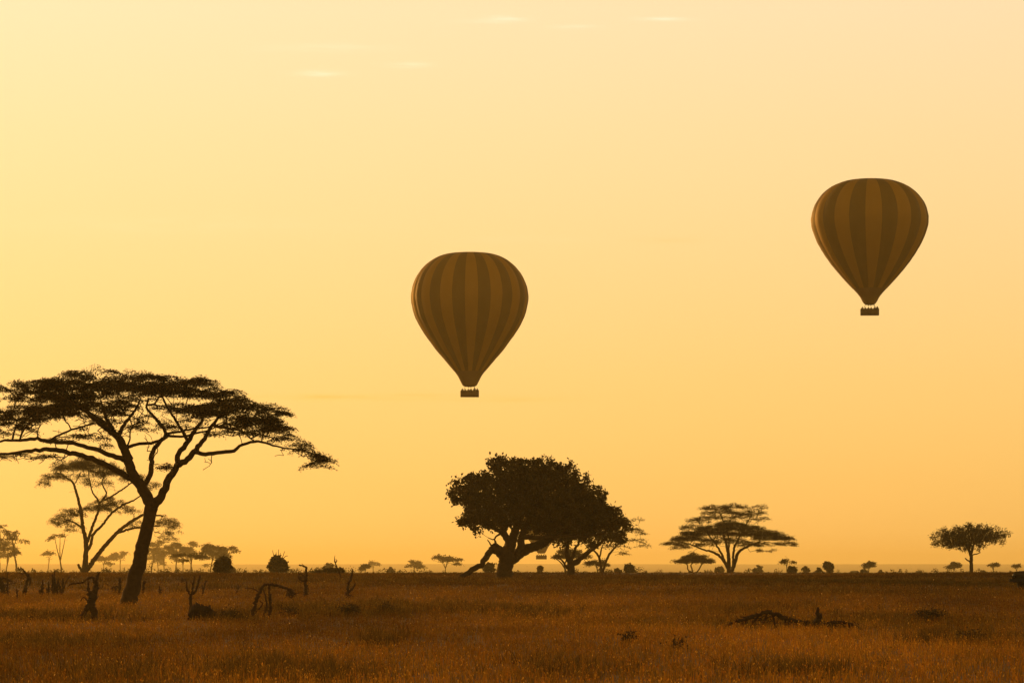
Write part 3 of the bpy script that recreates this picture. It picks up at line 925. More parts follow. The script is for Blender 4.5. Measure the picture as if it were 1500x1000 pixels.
# ------------------------------------------------------------------ dead wood
def dead(name, label, px, row, paths, seed, cat='stump', group=None, tufts=(), hw=3.0):
    d = place(px, row)
    s = d / F
    b = base_at(px, d)
    rng = np.random.default_rng(seed)
    root = thing(name, tuple(b), label, cat, group)
    zrow = lambda r: EYE + (HOR - r) * s - b[2]
    done = None
    for k, (pts, ye) in enumerate(paths):
        c = []
        for i, (x, r, w) in enumerate(pts):
            z = zrow(r)
            c.append(((x - px) * s, ye * s * 4 * i / max(1, len(pts) - 1), z, w * s * 1.22))
        if r_base(pts, row):
            c.insert(0, (c[0][0], c[0][1], min(c[0][2], 0) - .12, c[0][3] * 1.15))
        cv = catmull(c, max(.06, 1.1 * s))
        if len(cv) > 2:
            cv[1:-1, :3] += rng.normal(size=(len(cv) - 2, 3)) * np.minimum(cv[1:-1, 3:4] * .28, .03)
            cv[:, 3] *= 1 + .16 * rng.normal(size=len(cv)).clip(-2, 2)
        g = Geo()
        g.tube(cv[:, :3], cv[:, 3], 8, .12, rng)
        # snapped twigs
        for _ in range(max(0, int(len(cv) / 7))):
            i = rng.integers(len(cv) // 3, len(cv))
            p = cv[i, :3]
            dr = unit(rng.normal(size=3) + np.array([0, 0, .4]))
            L = rng.uniform(2, 7) * s
            g.tube(np.stack([p, p + dr * L * .5 + rng.normal(size=3) * .01, p + dr * L + np.array([0, 0, rng.uniform(-1, 1) * s])]),
                   np.array([.45, .35, .2]) * s * 1.1, 5)
        g.build('trunk' if k == 0 else 'branch', M['deadwood'], root, smooth=True)
    for (x, r, rx, rz, n) in tufts:     # masses of fine dead twigs
        g = Geo()
        for _ in range(n):
            p = np.array([(x - px) * s, 0, zrow(r)]) + rng.normal(size=3) * np.array([rx, rx, rz]) * s * .5
            dr = unit(rng.normal(size=3) * np.array([1, 1, 1.2]) + np.array([0, 0, -.3]))
            L = rng.uniform(3, 8) * s
            g.tube(np.stack([p, p + dr * L * .5 + rng.normal(size=3) * .02, p + dr * L]), np.array([.6, .5, .25]) * s, 4)
        g.build('twigs', M['deadwood'], root)['kind'] = 'stuff'
    return root


def r_base(pts, row):
    return pts[0][1] > row - 6


dead('dead_stump', 'twisted two-legged dead trunk with a long bare branch held out to one side', 137, 910, [
    ([(139, 908, 4.2), (138, 898, 4), (136, 888, 4.6), (135, 880, 4.2), (138.5, 870, 3.4), (141.4, 861, 3.2), (140.5, 853, 2.3), (143, 844, 1.6), (146.5, 837, .8)], 0),
    ([(139, 853, 2), (137, 848, 1.6), (134, 845, 1.3), (129, 847, 1.2), (120.7, 852.5, 1.1), (109, 854, 1), (102, 856, .7)], -.8),
    ([(119, 908, 2), (124, 896, 2.2), (130, 886, 2.6), (135, 878, 3)], .4),
    ([(131, 876, 1.4), (130, 867, 2.2), (129.5, 860, 1.6), (128.8, 851, .7)], 1), ([(118, 880, .5), (123, 874, .6), (130, 882, .8)], -.5),
], 401, tufts=[(122, 902, 7, 6, 30), (133, 868, 4, 4, 10)])
dead('dead_stump', 'plain upright dead post just left of the great leaning trunk', 175, 871, [([(174.5, 870, 1.8), (175, 860, 1.7), (175.6, 847, 1.5)], 0), ([(175, 862, .8), (171, 858, .7), (167, 860, .5)], .5)], 402, tufts=[(166, 860, 6, 6, 22)])
dead('dead_stump', 'slim dead post just right of the great leaning trunk', 210, 871, [([(209.5, 870, 1.2), (210, 860, 1.5), (210.7, 851, 1.4)], 0), ([(211, 856, .7), (213.5, 852, .6), (212, 850, .4)], .3)], 403)
dead('dead_stump', 'bent dead stump with a hooked top like a bird head', 37, 873, [
    ([(34.5, 872, 2.6), (36.5, 862, 2.2), (39, 853, 2.1), (42, 845, 2.2), (39, 840.5, 1.6), (36, 838, 1.2), (34, 833.5, 1), (31, 832.5, .8), (28, 834, .5)], 0),
    ([(41, 846, 1.6), (45, 848, 1.2), (43, 856, .9)], .6), ([(36, 839, .7), (31, 839.5, .6), (26, 838, .4)], -.4)], 404)
dead('dead_stump', 'short thin dead stick in front of the hooked stump', 24.5, 878, [([(24.5, 877, 1.1), (24.7, 870, 1), (24.5, 862, .8)], 0), ([(24.6, 868, .6), (26, 866, .5), (27, 864, .3)], .2)], 405)
dead('dead_stump', 'straight dead post with a low knob at its foot left of the stick cluster', 61, 873, [([(61.5, 872, 1.7), (62, 860, 1.6), (62.5, 849, 1.2)], 0), ([(60.5, 870, 1.2), (58.5, 867, 1.2), (57, 864, .9)], .4)], 406)
dead('dead_stump', 'crowded cluster of upright dead sticks', 81, 872, [
    ([(80, 871, 2.2), (80.5, 858, 1.8), (79.8, 846, 1.4), (80.5, 835, .6)], 0), ([(77, 871, 1.3), (77, 856, 1.2), (76.5, 841, .7)], .5), ([(84, 871, 1.6), (84.5, 858, 1.4), (87, 846, .8)], -.5),
    ([(92, 871, 1.5), (92, 858, 1.4), (92, 847, .9)], .8), ([(89, 871, 1.6), (88, 862, 1.4), (86, 853, 1)], .2), ([(70, 871, 1.6), (71, 860, 1.3), (71.5, 851, .8)], -.3),
    ([(94, 860, .7), (96.5, 851, .7), (100, 846.5, .6), (103.6, 843, .4)], .5)], 407, tufts=[(82, 864, 7, 6, 26), (70, 866, 3, 4, 10)])
dead('dead_stump', 'dark tangle of dead stems beside the hooked stump', 5, 874, [
    ([(4, 873, 2.6), (3, 860, 2.4), (1, 850, 2.2), (-3, 842, 1.4)], 0), ([(1, 848, 1.4), (6, 846, 1.2), (13, 849, .9), (18, 852, .6)], .6), ([(10, 872, 1.2), (11, 856, 1), (11.5, 838, .5)], -.6),
    ([(4, 858, 1), (14, 855, .7), (24, 853, .4)], .2)], 408, tufts=[(4, 858, 8, 9, 46), (10, 866, 6, 5, 16)])
dead('dead_sapling', 'dead sapling forking into a fan of upright prongs above a dark mound', 280, 906, [
    ([(280, 905, 2.3), (279.6, 890, 2), (279, 876, 1.8), (280, 870, 1.6)], 0), ([(279.5, 872, 1.3), (275, 865, 1.1), (273.2, 858, .9), (273, 850, .6)], .4),
    ([(280, 871, 1.5), (282.4, 861, 1.3), (284, 852, 1.1), (285, 843, .7)], -.4), ([(280.5, 870, 1.4), (286, 866, 1.2), (289.6, 856, 1.1), (291.5, 849, 1), (292.7, 842, .7)], .5),
    ([(283, 858, .7), (281, 853, .5), (279, 850, .3)], .3)], 409, cat='dead tree', tufts=[(268, 850, 7, 3, 16)])
dead('dead_branch', 'arching dead bough propped on three legs with a tuft hanging from its end', 394, 906, [
    ([(370, 905, 2.8), (372.4, 888, 2.4), (379.6, 870, 2.1), (387, 857.5, 1.9), (399, 856, 1.7), (413, 859.5, 1.6), (423, 863, 1.9), (428, 868, 1.4)], 0),
    ([(394, 904, 1.6), (396.5, 890, 1.6), (395, 874, 1.4), (394, 857, 1.2)], .7), ([(387, 902, 1.4), (390.5, 886, 1.1), (389, 874, 1), (386, 864, .9)], -.5),
    ([(380, 868, .8), (374, 863, .6), (366, 861, .5), (358, 861, .3)], .6), ([(379, 893, .9), (384, 884, .9), (381, 880, .6)], .3)], 410, cat='dead tree', tufts=[(427, 868, 7, 5, 60), (373, 892, 4, 6, 16), (392, 892, 5, 6, 14)])
dead('dead_stump', 'tall dead stump with a thin hooked arm at its top', 448, 875, [
    ([(448, 874, 2.8), (448, 860, 2.3), (448, 848, 2.1), (449, 838, 1.6), (448.6, 831, 1.3), (444, 828.5, 1), (438, 827, .7)], 0), ([(447, 852, 1.1), (441, 849, .9), (438, 846, .8), (438, 836, .5)], .5), ([(446, 843, .7), (442, 841, .6), (440, 838, .4)], -.3)],
    411, tufts=[(440, 846, 4, 5, 18), (448, 866, 4, 6, 12)])
dead('dead_stump', 'thin forked dead stump standing alone in the grass like a letter Y', 511, 877, [
    ([(510, 876, 2.4), (510, 862, 1.9), (511.5, 853, 1.6), (514, 846, 1.5), (516.6, 833, .7)], 0), ([(511, 868, 1.2), (515, 863, 1.2), (518, 859, 1), (520.5, 854, .7)], .4)], 412, tufts=[(511, 872, 6, 4, 24)])
dead('dead_stump', 'small broken stick stump right of the slim dead post', 234, 871, [([(234.5, 870, 1.8), (234, 865, 1.2), (233, 857, .7)], 0), ([(234, 867, .8), (236.5, 865, .6), (237, 862, .4)], .3)], 413)
dead('dead_stump', 'short forked stick right of the fan-shaped dead sapling', 297, 873, [([(297, 872, 1.1), (298, 863, 1), (301.6, 850, .8)], 0), ([(298, 864, .8), (296.5, 859, .7), (296, 856, .5)], .3), ([(301, 853, .6), (303.5, 850, .5), (304, 848, .3)], -.2)], 414)
dead('dead_stump', 'faint forked stick between the dead sapling and the arching bough', 347, 871, [([(347, 870, .9), (348, 863, .8), (349.6, 856, .6)], 0), ([(348, 864, .6), (351, 859, .5), (354, 857, .3)], .2)], 415)
dead('dead_branch', 'thin bare crooked branch rising out of the low mound of scrub', 498, 848, [([(499, 846, .9), (497, 838, .8), (493, 829, .7), (490.5, 823, .6), (490, 817, .4)], 0), ([(493, 830, .5), (488, 826, .4), (484, 824, .3)], .4), ([(491, 824, .4), (493, 821, .3), (492, 818, .2)], .2)], 416, cat='dead tree')
dead('fallen_tree', 'fallen dead tree arching low through the grass with hanging dry twigs', 1126, 922, [
    ([(1062, 917, 1.4), (1076, 911, 1.8), (1089, 907.6, 2.2), (1107.5, 901.5, 2.4), (1126, 896, 2.4), (1141, 902, 2.4), (1162.7, 909, 2.4), (1188, 914, 2.2)], 0),
    ([(1110, 902, 1.4), (1104, 910, 1.3), (1098, 921, 1.1)], -.8), ([(1124, 897, 1.4), (1120, 908, 1.3), (1114, 921, 1)], .8), ([(1132, 899, 1.3), (1134, 910, 1.3), (1138, 922, 1.1)], -.6),
    ([(1150, 906, 1.2), (1153, 913, 1.2), (1160, 924, 1)], .5), ([(1108, 901, .9), (1096, 903, .8), (1084, 903, .5)], 1), ([(1140, 902, 1.1), (1152, 903, 1), (1170, 908, .7)], 1.5)],
     417, cat='dead tree', tufts=[(1122, 907, 24, 7, 80), (1160, 911, 26, 6, 70), (1090, 910, 20, 6, 45), (1184, 913, 16, 5, 40)])
dead('dead_stump', 'pointed dark stump rising at the end of the fallen dead tree', 1198, 922, [([(1197, 921, 4.6), (1198, 911, 4), (1199, 902, 3.4), (1198, 895, 2.4), (1198, 889, 1)], 0), ([(1198, 912, 2.4), (1202, 905, 2), (1203, 898, 1)], .3), ([(1196, 917, 2), (1192, 914, 1.6), (1189, 915, 1)], -.3)], 418)
dead('dead_branch', 'thin curved dead branch lying in the grass right of the pointed dark stump', 1238, 926, [([(1206, 914, 1.3), (1220, 910.5, 1.6), (1236, 911, 1.6), (1250, 915, 1.4), (1264, 922, 1)], 0), ([(1234, 911, .9), (1232, 918, .8), (1229, 924, .6)], .4), ([(1222, 911, .9), (1217, 917, .8), (1214, 923, .6)], -.4)], 419, cat='dead tree', tufts=[(1222, 914, 18, 5, 80), (1246, 917, 14, 4, 50)])


def mound(label, px, row, prof, seed, dy=.5):
    """lumpy earth mound; prof: top outline (x,row)"""
    d = place(px, row)
    s = d / F
    b = base_at(px, d)
    rng = np.random.default_rng(seed)
    xs = np.linspace(prof[0][0], prof[-1][0], 22)
    tops = np.interp(xs, [p[0] for p in prof], [p[1] for p in prof])
    na = 14
    v = []
    for i, (x, r) in enumerate(zip(xs, tops)):
        h = max(.02, EYE + (HOR - r) * s - b[2])
        for j in range(na):
            a = math.pi * j / (na - 1)
            k = 1 + .2 * rng.normal()
            v.append(((x - px) * s + .02 * rng.normal(), -math.cos(a) * (dy * (.25 + h)) * k, max(0.0, math.sin(a)) ** .8 * h * (1 + .11 * rng.normal()) - .05))
    q = [(i * na + j, i * na + j + 1, (i + 1) * na + j + 1, (i + 1) * na + j) for i in range(len(xs) - 1) for j in range(na - 1)]
    o = obj('earth_mound', v, np.array(q), M['earth'], None, True, tuple(b))
    return tag(o, label, 'mound')


mound('dark lumpy earth mound at the foot of the fan-shaped dead sapling', 296, 908,
      [(274, 906), (277, 896), (280, 888), (285, 883.5), (292, 884), (300, 886), (307, 888), (313, 892), (318, 900), (321, 907)], 501)

# ------------------------------------------------------------------ balloons
PROF_A = [(45, 0), (45.3, 50), (47, 95), (53, 140), (64, 178), (80, 212), (102, 245), (130, 276), (165, 305), (205, 328), (250, 344), (295, 352), (330, 353), (375, 346), (430, 331),
          (480, 308), (535, 275), (590, 236), (640, 200), (690, 157), (735, 120), (768, 92)]
SKIRT_A = [(768, 92), (795, 73), (820, 60), (842, 49), (854, 41), (860, 30)]
PROF_B = [(55, 0), (55.3, 60), (58, 108), (66, 155), (80, 197), (100, 240), (130, 281), (160, 310), (200, 338), (240, 356), (280, 365), (310, 368), (350, 365), (400, 350), (450, 330),
          (500, 303), (560, 265), (610, 228), (660, 187), (710, 143), (750, 106)]
SKIRT_B = [(750, 106), (780, 79), (805, 60), (830, 47), (845, 36), (852, 26)]
SHAPES = {'a': (PROF_A, SKIRT_A, 4.165, 922), 'b': (PROF_B, SKIRT_B, 4.35, 918)}


def person_mesh():
    """one standing figure, continuous skin, facing +Y"""
    me = bpy.data.meshes.new('person')
    v = [(0, 0, .95), (0, 0, 1.15), (0, 0, 1.38), (0, .01, 1.50), (0, .02, 1.60), (0, .02, 1.72),
         (.10, 0, .90), (.11, .01, .50), (.11, -.01, .08), (.12, .12, .03), (-.10, 0, .90), (-.11, .01, .50), (-.11, -.01, .08), (-.12, .12, .03),
         (.19, 0, 1.40), (.25, .03, 1.15), (.22, .22, 1.10), (.19, .32, 1.12), (-.19, 0, 1.40), (-.25, .03, 1.15), (-.22, .22, 1.10), (-.19, .32, 1.12)]
    e = [(0, 1), (1, 2), (2, 3), (3, 4), (4, 5), (0, 6), (6, 7), (7, 8), (8, 9), (0, 10), (10, 11), (11, 12), (12, 13), (2, 14), (14, 15), (15, 16), (16, 17), (2, 18), (18, 19), (19, 20), (20, 21)]
    r = [.15, .14, .16, .055, .10, .085, .09, .06, .045, .04, .09, .06, .045, .04, .06, .045, .035, .03, .06, .045, .035, .03]
    me.from_pydata(v, e, [])
    o = bpy.data.objects.new('person', me)
    COL.objects.link(o)
    o.modifiers.new('skin', 'SKIN')
    for i, k in enumerate(me.skin_vertices[0].data):
        k.radius = (r[i], r[i] * .85)
        k.use_root = i == 0
    sb = o.modifiers.new('sub', 'SUBSURF')
    sb.levels = sb.render_levels = 1
    dg = bpy.context.evaluated_depsgraph_get()
    me2 = bpy.data.meshes.new_from_object(o.evaluated_get(dg))
    bpy.data.objects.remove(o)
    me2.materials.clear()
    me2.materials.append(M['clothes'])
    for p in me2.polygons:
        p.use_smooth = True
    return me2


PERSON = person_mesh()


def balloon(px, basket_row, d, gores, phase, label, plabel, seed, yaw=0.0, bw=3.7, people=12, shape='a'):
    PROF, SKIRT, ZS, floor_y = SHAPES[shape]
    """hot air balloon; phase: angle (deg) of the middle of the light gore facing the camera"""
    rng = np.random.default_rng(seed)
    s = 706 / F                       # metres per photo pixel at the reference size
    zr = lambda y: (floor_y - y) / ZS * s   # height above the basket floor
    c = at(px, basket_row, d)
    root = thing('hot_air_balloon', tuple(c), label, 'balloon', None)
    pr = [(r / ZS * s, zr(y)) for y, r in PROF]
    cv = catmull([(r, 0, z, 1) for r, z in pr[1:]], .9)
    prof = np.concatenate([[[0.35, pr[0][1] - .02]], cv[:, [0, 2]]])
    nu = 6
    st = 2 * math.pi / gores
    for g in range(gores):
        a0 = R(phase) - st / 2 + g * st
        u = np.linspace(0, 1, nu)
        ang = a0 + u * st
        bulge = 1 + .016 * np.sin(math.pi * u)
        v = []
        for r, z in prof:
            wr = 1 + .002 * rng.normal(size=nu)
            for k in range(nu):
                rr = r * (bulge[k] if r > 1 else 1) * (wr[k] if 0 < k < nu - 1 else 1)
                v.append((rr * math.sin(ang[k]), -rr * math.cos(ang[k]), z))
        q = [(i * nu + k, i * nu + k + 1, (i + 1) * nu + k + 1, (i + 1) * nu + k) for i in range(len(prof) - 1) for k in range(nu - 1)]
        obj('gore_panel', v, np.array(q), M['cloth_light' if g % 2 == 0 else 'cloth_dark'], root, True)
    # crown ring, skirt, load tapes
    g = Geo()
    g.tube([(.42 * math.cos(t), .42 * math.sin(t), pr[0][1] + .02) for t in np.linspace(0, 2 * math.pi, 25)], [.06] * 25, 6)
    g.build('crown_ring', M['steel'], root)
    sk = catmull([(r / ZS * s, 0, zr(y), 1) for y, r in SKIRT], .3)[:, [0, 2]]
    na = 40
    v = [(r * math.sin(t), -r * math.cos(t), z) for r, z in sk for t in np.arange(na) * 2 * math.pi / na]
    q = [(i * na + k, i * na + (k + 1) % na, (i + 1) * na + (k + 1) % na, (i + 1) * na + k) for i in range(len(sk) - 1) for k in range(na)]
    obj('skirt', v, np.array(q), M['cloth_skirt'], root, True)
    mr, mz = sk[-1]
    # basket
    bh, bd = 1.12, 1.5
    yw = R(yaw)
    rot = lambda x, y, z: (x * math.cos(yw) - y * math.sin(yw), x * math.sin(yw) + y * math.cos(yw), z)
    g = Geo()
    for x, y, hx, hy in ((0, bd / 2, bw / 2, .05), (0, -bd / 2, bw / 2, .05), (bw / 2, 0, .05, bd / 2 - .05), (-bw / 2, 0, .05, bd / 2 - .05)):
        p = rot(x, y, bh / 2 + .03)
        g.box(p, (hx, hy, bh / 2), yw)
    g.box((0, 0, .0), (bw / 2 + .04, bd / 2 + .04, .045), yw)
    for x in (-bw / 4, 0, bw / 4):
        g.box(rot(x, 0, bh / 2 + .03), (.03, bd / 2 - .06, bh / 2 - .03), yw)
    bk = g.build('basket', M['wicker'], root)
    g = Geo()
    ring = [rot(x, y, bh + .06) for x, y in ((-bw / 2, -bd / 2), (bw / 2, -bd / 2), (bw / 2, bd / 2), (-bw / 2, bd / 2), (-bw / 2, -bd / 2))]
    for a, b in zip(ring[:-1], ring[1:]):
        g.tube([a, b], [.08, .08], 8)
    g.build('padded_rim', M['wicker'], bk)
    # burner frame, uprights, burners, cables
    fz = bh + 1.05
    g = Geo()
    cs = [(-.85, -.5), (.85, -.5), (.85, .5), (-.85, .5)]
    for (x0, y0), (x1, y1) in zip(cs, cs[1:] + cs[:1]):
        g.tube([rot(x0, y0, fz), rot(x1, y1, fz)], [.045, .045], 6)
    g.build('burner_frame', M['steel'], root)
    for x, y in cs:
        g = Geo()
        g.tube([rot(x * 1.7, y * 1.4, bh), rot(x, y, fz)], [.035, .035], 6)
        g.build('upright', M['steel'], root)
        g = Geo()
        t = math.atan2(y, x)
        g.tube([rot(x, y, fz), rot(mr * 1.0 * math.cos(t), mr * math.sin(t), mz + .15)], [.02, .02], 5)
        g.build('cable', M['rope'], root)
    for x in (-.24, .24):
        g = Geo()
        g.tube([rot(x, 0, fz - .25), rot(x, 0, fz), rot(x, 0, fz + .1), rot(x, 0, fz + .5)], [.10, .14, .22, .20], 10)
        g.build('burner', M['steel'], root)
    # passengers stand in the basket
    nrow = people // 2
    for i in range(people):
        side = -1 if i < nrow else 1
        k = i % nrow
        x = -bw / 2 + .3 + (bw - .6) * k / max(1, nrow - 1) + rng.uniform(-.05, .05)
        y = side * rng.uniform(.34, .40)
        o = bpy.data.objects.new('person', PERSON)
        COL.objects.link(o)
        p = rot(x, y, .05)
        o.location = c + np.array(p)
        o.rotation_euler = (0, 0, yw + (0 if side > 0 else math.pi) + rng.uniform(-.4, .4))
        o.scale = [rng.uniform(.92, 1.04)] * 3
        tag(o, plabel, 'person', 'passengers of ' + label)
    return root


balloon(688, 581, 706, 28, 2.5, 'dark striped hot air balloon with narrow stripes floating over the rounded broad-leaved tree', 'passenger standing in the basket of the balloon with narrow stripes', 601, yaw=2)
balloon(1274, 461.5, 706, 22, -2.0, 'dark hot air balloon with fewer broad stripes floating highest over the open plain', 'passenger standing in the basket of the balloon with broad stripes', 602, yaw=-3, shape='b')
balloon(793, 818.5, 1235, 24, 0, 'far hazy hot air balloon mostly hidden behind the rounded tree, its basket showing', 'passenger standing in the far basket hanging under the rounded tree', 603, yaw=4, people=10)


# ------------------------------------------------------------------ vehicles
def vehicle(loc, yaw, label, parts=None):
    """long-wheelbase safari four-by-four, front towards local -X"""
    root = thing('safari_vehicle', tuple(loc), label, 'vehicle', None)
    root.rotation_euler = (0, 0, yaw)

    def prism(name, outline, w, material, parent=root, y0=0.0, bevel=.05):
        bm = bmesh.new()
        lo = [bm.verts.new((x, y0 - w, z)) for x, z in outline]
        f = bm.faces.new(lo)
        ex = bmesh.ops.extrude_face_region(bm, geom=[f])
        bmesh.ops.translate(bm, verts=[e for e in ex['geom'] if isinstance(e, bmesh.types.BMVert)], vec=(0, 2 * w, 0))
        bmesh.ops.recalc_face_normals(bm, faces=bm.faces)
        if bevel:
            bmesh.ops.bevel(bm, geom=bm.edges[:], offset=bevel, segments=2, affect='EDGES')
        me = bpy.data.meshes.new(name)
        bm.to_mesh(me)
        bm.free()
        me.materials.append(material)
        o = bpy.data.objects.new(name, me)
        COL.objects.link(o)
        o.parent = parent
        return o

    prism('body', [(-2.4, .45), (-2.45, .9), (-2.3, 1.12), (-1.1, 1.22), (2.4, 1.22), (2.45, .5)], .88, M['paint'])
    prism('cabin', [(-1.1, 1.2), (-.75, 1.85), (2.38, 1.85), (2.42, 1.2)], .82, M['paint'])
    prism('roof_rack', [(-.6, 1.9), (-.6, 2.02), (2.3, 2.02), (2.3, 1.9)], .78, M['paint'], bevel=.02)
    prism('bumper', [(-2.62, .48), (-2.62, .68), (-2.42, .68), (-2.42, .48)], .9, M['rubber'], bevel=.02)
    w = prism('windscreen', [(-1.085, 1.27), (-.80, 1.79), (-.775, 1.79), (-1.06, 1.27)], .72, M['glass'], bevel=0)
    w.location = (-.02, 0, .01)
    for sgn in (-1, 1):
        for x0, x1 in ((-.72, .18), (.30, 1.2), (1.32, 2.2)):
            prism('window', [(x0, 1.3), (x0 + .05, 1.76), (x1, 1.76), (x1, 1.3)], .012, M['glass'], y0=sgn * .825, bevel=0)
        for x in (-1.65, 1.55):
            g = Geo()
            pts = [(x, sgn * (.62 + t), .4) for t in (0, .02, .24, .26)]
            g.tube(pts, [.34, .40, .40, .34], 20)
            wh = g.build('wheel', M['rubber'], root)
            g = Geo()
            g.tube([(x, sgn * .885, .4), (x, sgn * .905, .4)], [.2, .18], 14)
            g.build('rim', M['steel'], wh)
        g = Geo()
        g.tube([(-2.44, sgn * .62, .9), (-2.50, sgn * .62, .9)], [.11, .10], 14)
        g.build('headlight', M['lamp'], root)
        g = Geo()
        g.box((-.95, sgn * 1.0, 1.42), (.04, .10, .13))
        g.build('mirror', M['rubber'], root)
    return root


dv = place(1496, 866)
bv = base_at(1496, dv)
vehicle(bv + np.array([2.0, .8, .12]), R(30), 'dark safari vehicle standing in the near grass with its bonnet showing')
for px, dd, yw, lab in ((1250, 1750, R(6), 'far hazy boxy vehicle beside the little flat-headed acacia on the plain'), (1344, 1800, R(-12), 'far hazy boxy vehicle out on the plain left of the lone thorn tree')):
    vehicle(base_at(px, dd), yw, lab)


# ------------------------------------------------------------------ grass
def grass(name, X, Y, hgt, wid, blades, tints, seed, spread=.18, lean=.35, heads=0.0, simple=False):
    rng = np.random.default_rng(seed)
    n = len(X)
    Z = ground(X, Y)
    N = n * blades
    a = rng.uniform(0, 2 * math.pi, N)
    r = np.abs(rng.normal(size=N)) * spread
    bx = np.repeat(X, blades) + r * np.cos(a)
    by = np.repeat(Y, blades) + r * np.sin(a)
    bz = np.repeat(Z, blades) - .02
    h = np.repeat(hgt, blades) * rng.uniform(.4, 1.2, N)
    w = np.repeat(wid, blades) * rng.uniform(.6, 1.3, N)
    la = a + rng.normal(size=N) * .8
    ln = np.abs(rng.normal(size=N)) * lean * h
    fa = rng.uniform(0, math.pi, N)
    sx, sy = np.cos(fa) * w * .5, np.sin(fa) * w * .5
    mx, my, mz = bx + np.cos(la) * ln * .35, by + np.sin(la) * ln * .35, bz + h * .6
    tx, ty, tz = bx + np.cos(la) * ln, by + np.sin(la) * ln, bz + h
    st = lambda *c: np.stack(c, -1)
    col = np.repeat(tints, blades, 0) * rng.uniform(.65, 1.35, (N, 1))
    if simple:
        v = np.stack([st(bx - sx, by - sy, bz), st(bx + sx, by + sy, bz), st(tx, ty, tz)], 1).reshape(-1, 3)
        faces = [np.arange(N * 3).reshape(-1, 3)]
        k = 3
    else:
        v = np.stack([st(bx - sx, by - sy, bz), st(bx + sx, by + sy, bz), st(mx + sx * .9, my + sy * .9, mz), st(mx - sx * .9, my - sy * .9, mz), st(tx, ty, tz)], 1).reshape(-1, 3)
        i = np.arange(N)[:, None] * 5
        faces = [i + np.array([[0, 1, 2, 3]]), i + np.array([[3, 2, 4]])]
        k = 5
    cols = np.repeat(col, k, 0)
    if heads:
        hd = np.nonzero(rng.uniform(0, 1, N) < heads)[0]
        m = len(hd)
        c = st(tx, ty, tz)[hd]
        L = rng.uniform(.03, .075, m) * np.repeat(wid, blades)[hd] / .014
        dr = unit(np.stack([rng.normal(size=m) * .5, rng.normal(size=m) * .5, np.ones(m)], -1))
        hv_, hq = leaf_quads(c, dr, unit(rng.normal(size=(m, 3))), L, L * rng.uniform(.35, .6, m))
        faces.append(hq + len(v))
        v = np.concatenate([v, hv_])
        pal = np.array([[.50, .26, .03], [.42, .19, .02], [.34, .135, .014], [.55, .31, .045], [.28, .16, .018]])
        hc = pal[rng.integers(0, len(pal), m)] * rng.uniform(.5, 1.15, (m, 1)) * np.clip(np.repeat(tints, blades, 0)[hd, :1] / .30, .25, 1.1)
        bright = rng.uniform(0, 1, m) < .003
        hc[bright] = np.array([.70, .45, .14])
        cols = np.concatenate([cols, np.repeat(hc, 4, 0)])
    quads = [f for f in faces if f.shape[1] == 4]
    tris = [f for f in faces if f.shape[1] == 3]
    o = obj(name, v, quads + tris, M['grass'])
    c4 = np.ones((len(v), 4), np.float32)
    c4[:, :3] = cols
    at_ = o.data.attributes.new('tint', 'FLOAT_COLOR', 'POINT')
    at_.data.foreach_set('color', c4.ravel())
    o['kind'] = 'stuff'
    return o


def vnoise(x, y, seed):
    rng = np.random.default_rng(seed)
    s = np.zeros_like(x)
    for k in range(10):
        th = rng.uniform(0, 2 * math.pi)
        f = 10 ** rng.uniform(-1.6, -.5)
        s += np.sin(f * (x * math.cos(th) + y * math.sin(th) * .6) + rng.uniform(0, 6.28))
    return s / 3.2


STRAW = np.array([[.36, .178, .014], [.32, .148, .012], [.37, .155, .012], [.26, .13, .012], [.20, .12, .014]])


def wedge(y0, y1, dens, seed):
    rng = np.random.default_rng(seed)
    A = .17 * (y1 ** 2 - y0 ** 2) + 14 * (y1 - y0)
    n = int(A * dens)
    y = y0 + (y1 - y0) * rng.uniform(0, 1, n * 2)
    keep = rng.uniform(0, 1, n * 2) < (.34 * y + 14) / (.34 * y1 + 14)
    y = y[keep][:n]
    x = rng.uniform(-1, 1, len(y)) * (.17 * y + 7)
    return x, y, rng


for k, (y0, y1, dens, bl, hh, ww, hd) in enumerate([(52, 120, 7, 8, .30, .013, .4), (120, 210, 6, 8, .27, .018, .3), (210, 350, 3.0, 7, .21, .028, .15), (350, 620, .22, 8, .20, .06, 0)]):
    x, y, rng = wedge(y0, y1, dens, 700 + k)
    nn = vnoise(x, y, 71)
    ti = STRAW[rng.integers(0, len(STRAW), len(x))]
    n2 = np.clip(.5 + .5 * vnoise(x * 2.1, y * 1.2, 72), 0, 1)[:, None]
    n3 = np.clip(.5 + .5 * vnoise(x * 5.0, y * 3.0, 73), 0, 1)[:, None]
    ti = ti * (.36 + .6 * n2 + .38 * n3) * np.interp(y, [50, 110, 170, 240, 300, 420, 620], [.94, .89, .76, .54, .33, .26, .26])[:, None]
    gr = np.clip((nn - .25) / .5, 0, 1)[:, None] * (rng.uniform(0, 1, (len(x), 1)) < .7)
    ti = ti * (1 - gr * np.array([[.5, .38, .4]]))
    hg = hh * (1 + .2 * nn) * rng.uniform(.55, 1.35, len(x))
    grass('dry_grass', x, y, hg, np.full(len(x), ww), bl, ti, 710 + k, heads=hd, simple=k > 0)

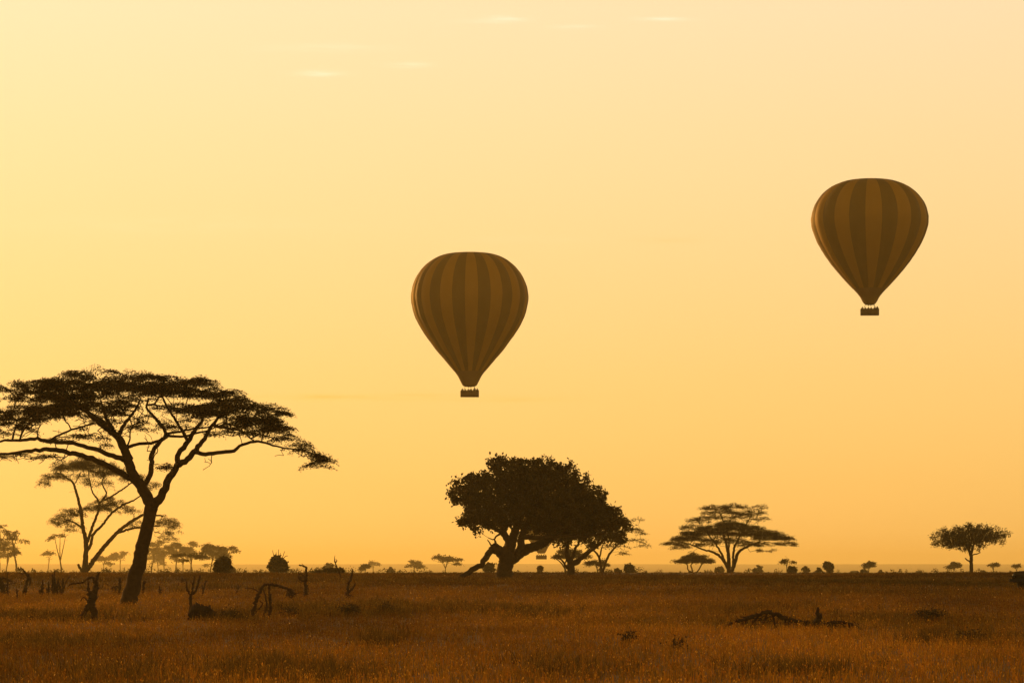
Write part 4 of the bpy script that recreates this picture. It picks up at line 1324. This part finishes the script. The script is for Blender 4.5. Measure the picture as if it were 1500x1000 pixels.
# darker green tussocks and low forbs in patches
rng = np.random.default_rng(77)
PX, PY = [], []
for px, row, hw, hh, n in [(60, 945, 110, 9, 420), (150, 990, 90, 12, 300), (420, 893, 40, 6, 130), (505, 895, 55, 8, 260), (570, 893, 30, 6, 120), (690, 893, 70, 5, 220), (780, 900, 40, 5, 120), (330, 905, 30, 6, 100),
                           (555, 938, 22, 8, 110), (460, 992, 70, 12, 260), (355, 978, 50, 14, 220), (1290, 852, 210, 4, 900), (1000, 852, 180, 4, 800), (1100, 893, 60, 5, 120), (1320, 907, 60, 7, 160),
                           (1400, 938, 60, 6, 200), (1150, 985, 70, 8, 200), (820, 985, 60, 10, 160), (1190, 868, 60, 3, 160), (600, 850, 200, 4, 420), (300, 862, 120, 4, 160), (120, 905, 60, 6, 150), (20, 905, 40, 6, 120)]:
    for _ in range(int(n * (.45 if row > 930 else .7))):
        p = px + hw * rng.normal() * .85
        r = row + hh * rng.normal() * .75
        if r < 843.5:
            continue
        d = place(p, min(r, 1025))
        PX.append((p - 750) * d / F)
        PY.append(d)
PX, PY = np.array(PX), np.array(PY)
ti = np.array([.10, .062, .011]) * rng.uniform(.6, 1.5, (len(PX), 1))
grass('green_tussocks', PX, PY, rng.uniform(.2, .5, len(PX)) * np.clip(200 / PY, .5, 1.0), .016 * np.clip(PY / 100, .7, 3), 22, ti, 78, spread=.22, lean=.5)


# ------------------------------------------------------------------ scattered far scrub on the plain, too small and too many to count
def far_scrub():
    rng = np.random.default_rng(91)
    V = []
    n = 0
    for px0, px1, d0, d1, cnt, hmax in [(-60, 520, 700, 1700, 300, 2.2), (-60, 1560, 600, 1500, 420, 1.6), (-60, 1560, 8500, 13000, 700, 7.0)]:
        for _ in range(cnt):
            px = rng.uniform(px0, px1)
            d = math.exp(rng.uniform(math.log(d0), math.log(d1)))
            b = base_at(px, d)
            h = rng.uniform(.25, 1) ** 1.5 * hmax
            w = h * rng.uniform(.7, 1.8)
            m = 38
            p = unit(rng.normal(size=(m, 3))) * rng.uniform(0, 1, (m, 1)) ** .45 * np.array([w * .45, w * .45, h * .45]) + np.array([0, 0, h * .4])
            p[:, 2] = np.abs(p[:, 2])
            L = np.full(m, .16 + h * .13) * rng.uniform(.6, 1.4, m)
            v, q = leaf_quads(p + b, unit(rng.normal(size=(m, 3)) + np.array([0, 0, .4])), unit(rng.normal(size=(m, 3))), L, L * .5)
            V.append(v)
    V = np.concatenate(V)
    o = obj('far_scrub', V, np.arange(len(V)).reshape(-1, 4), M['acacia'])
    o['kind'] = 'stuff'


far_scrub()
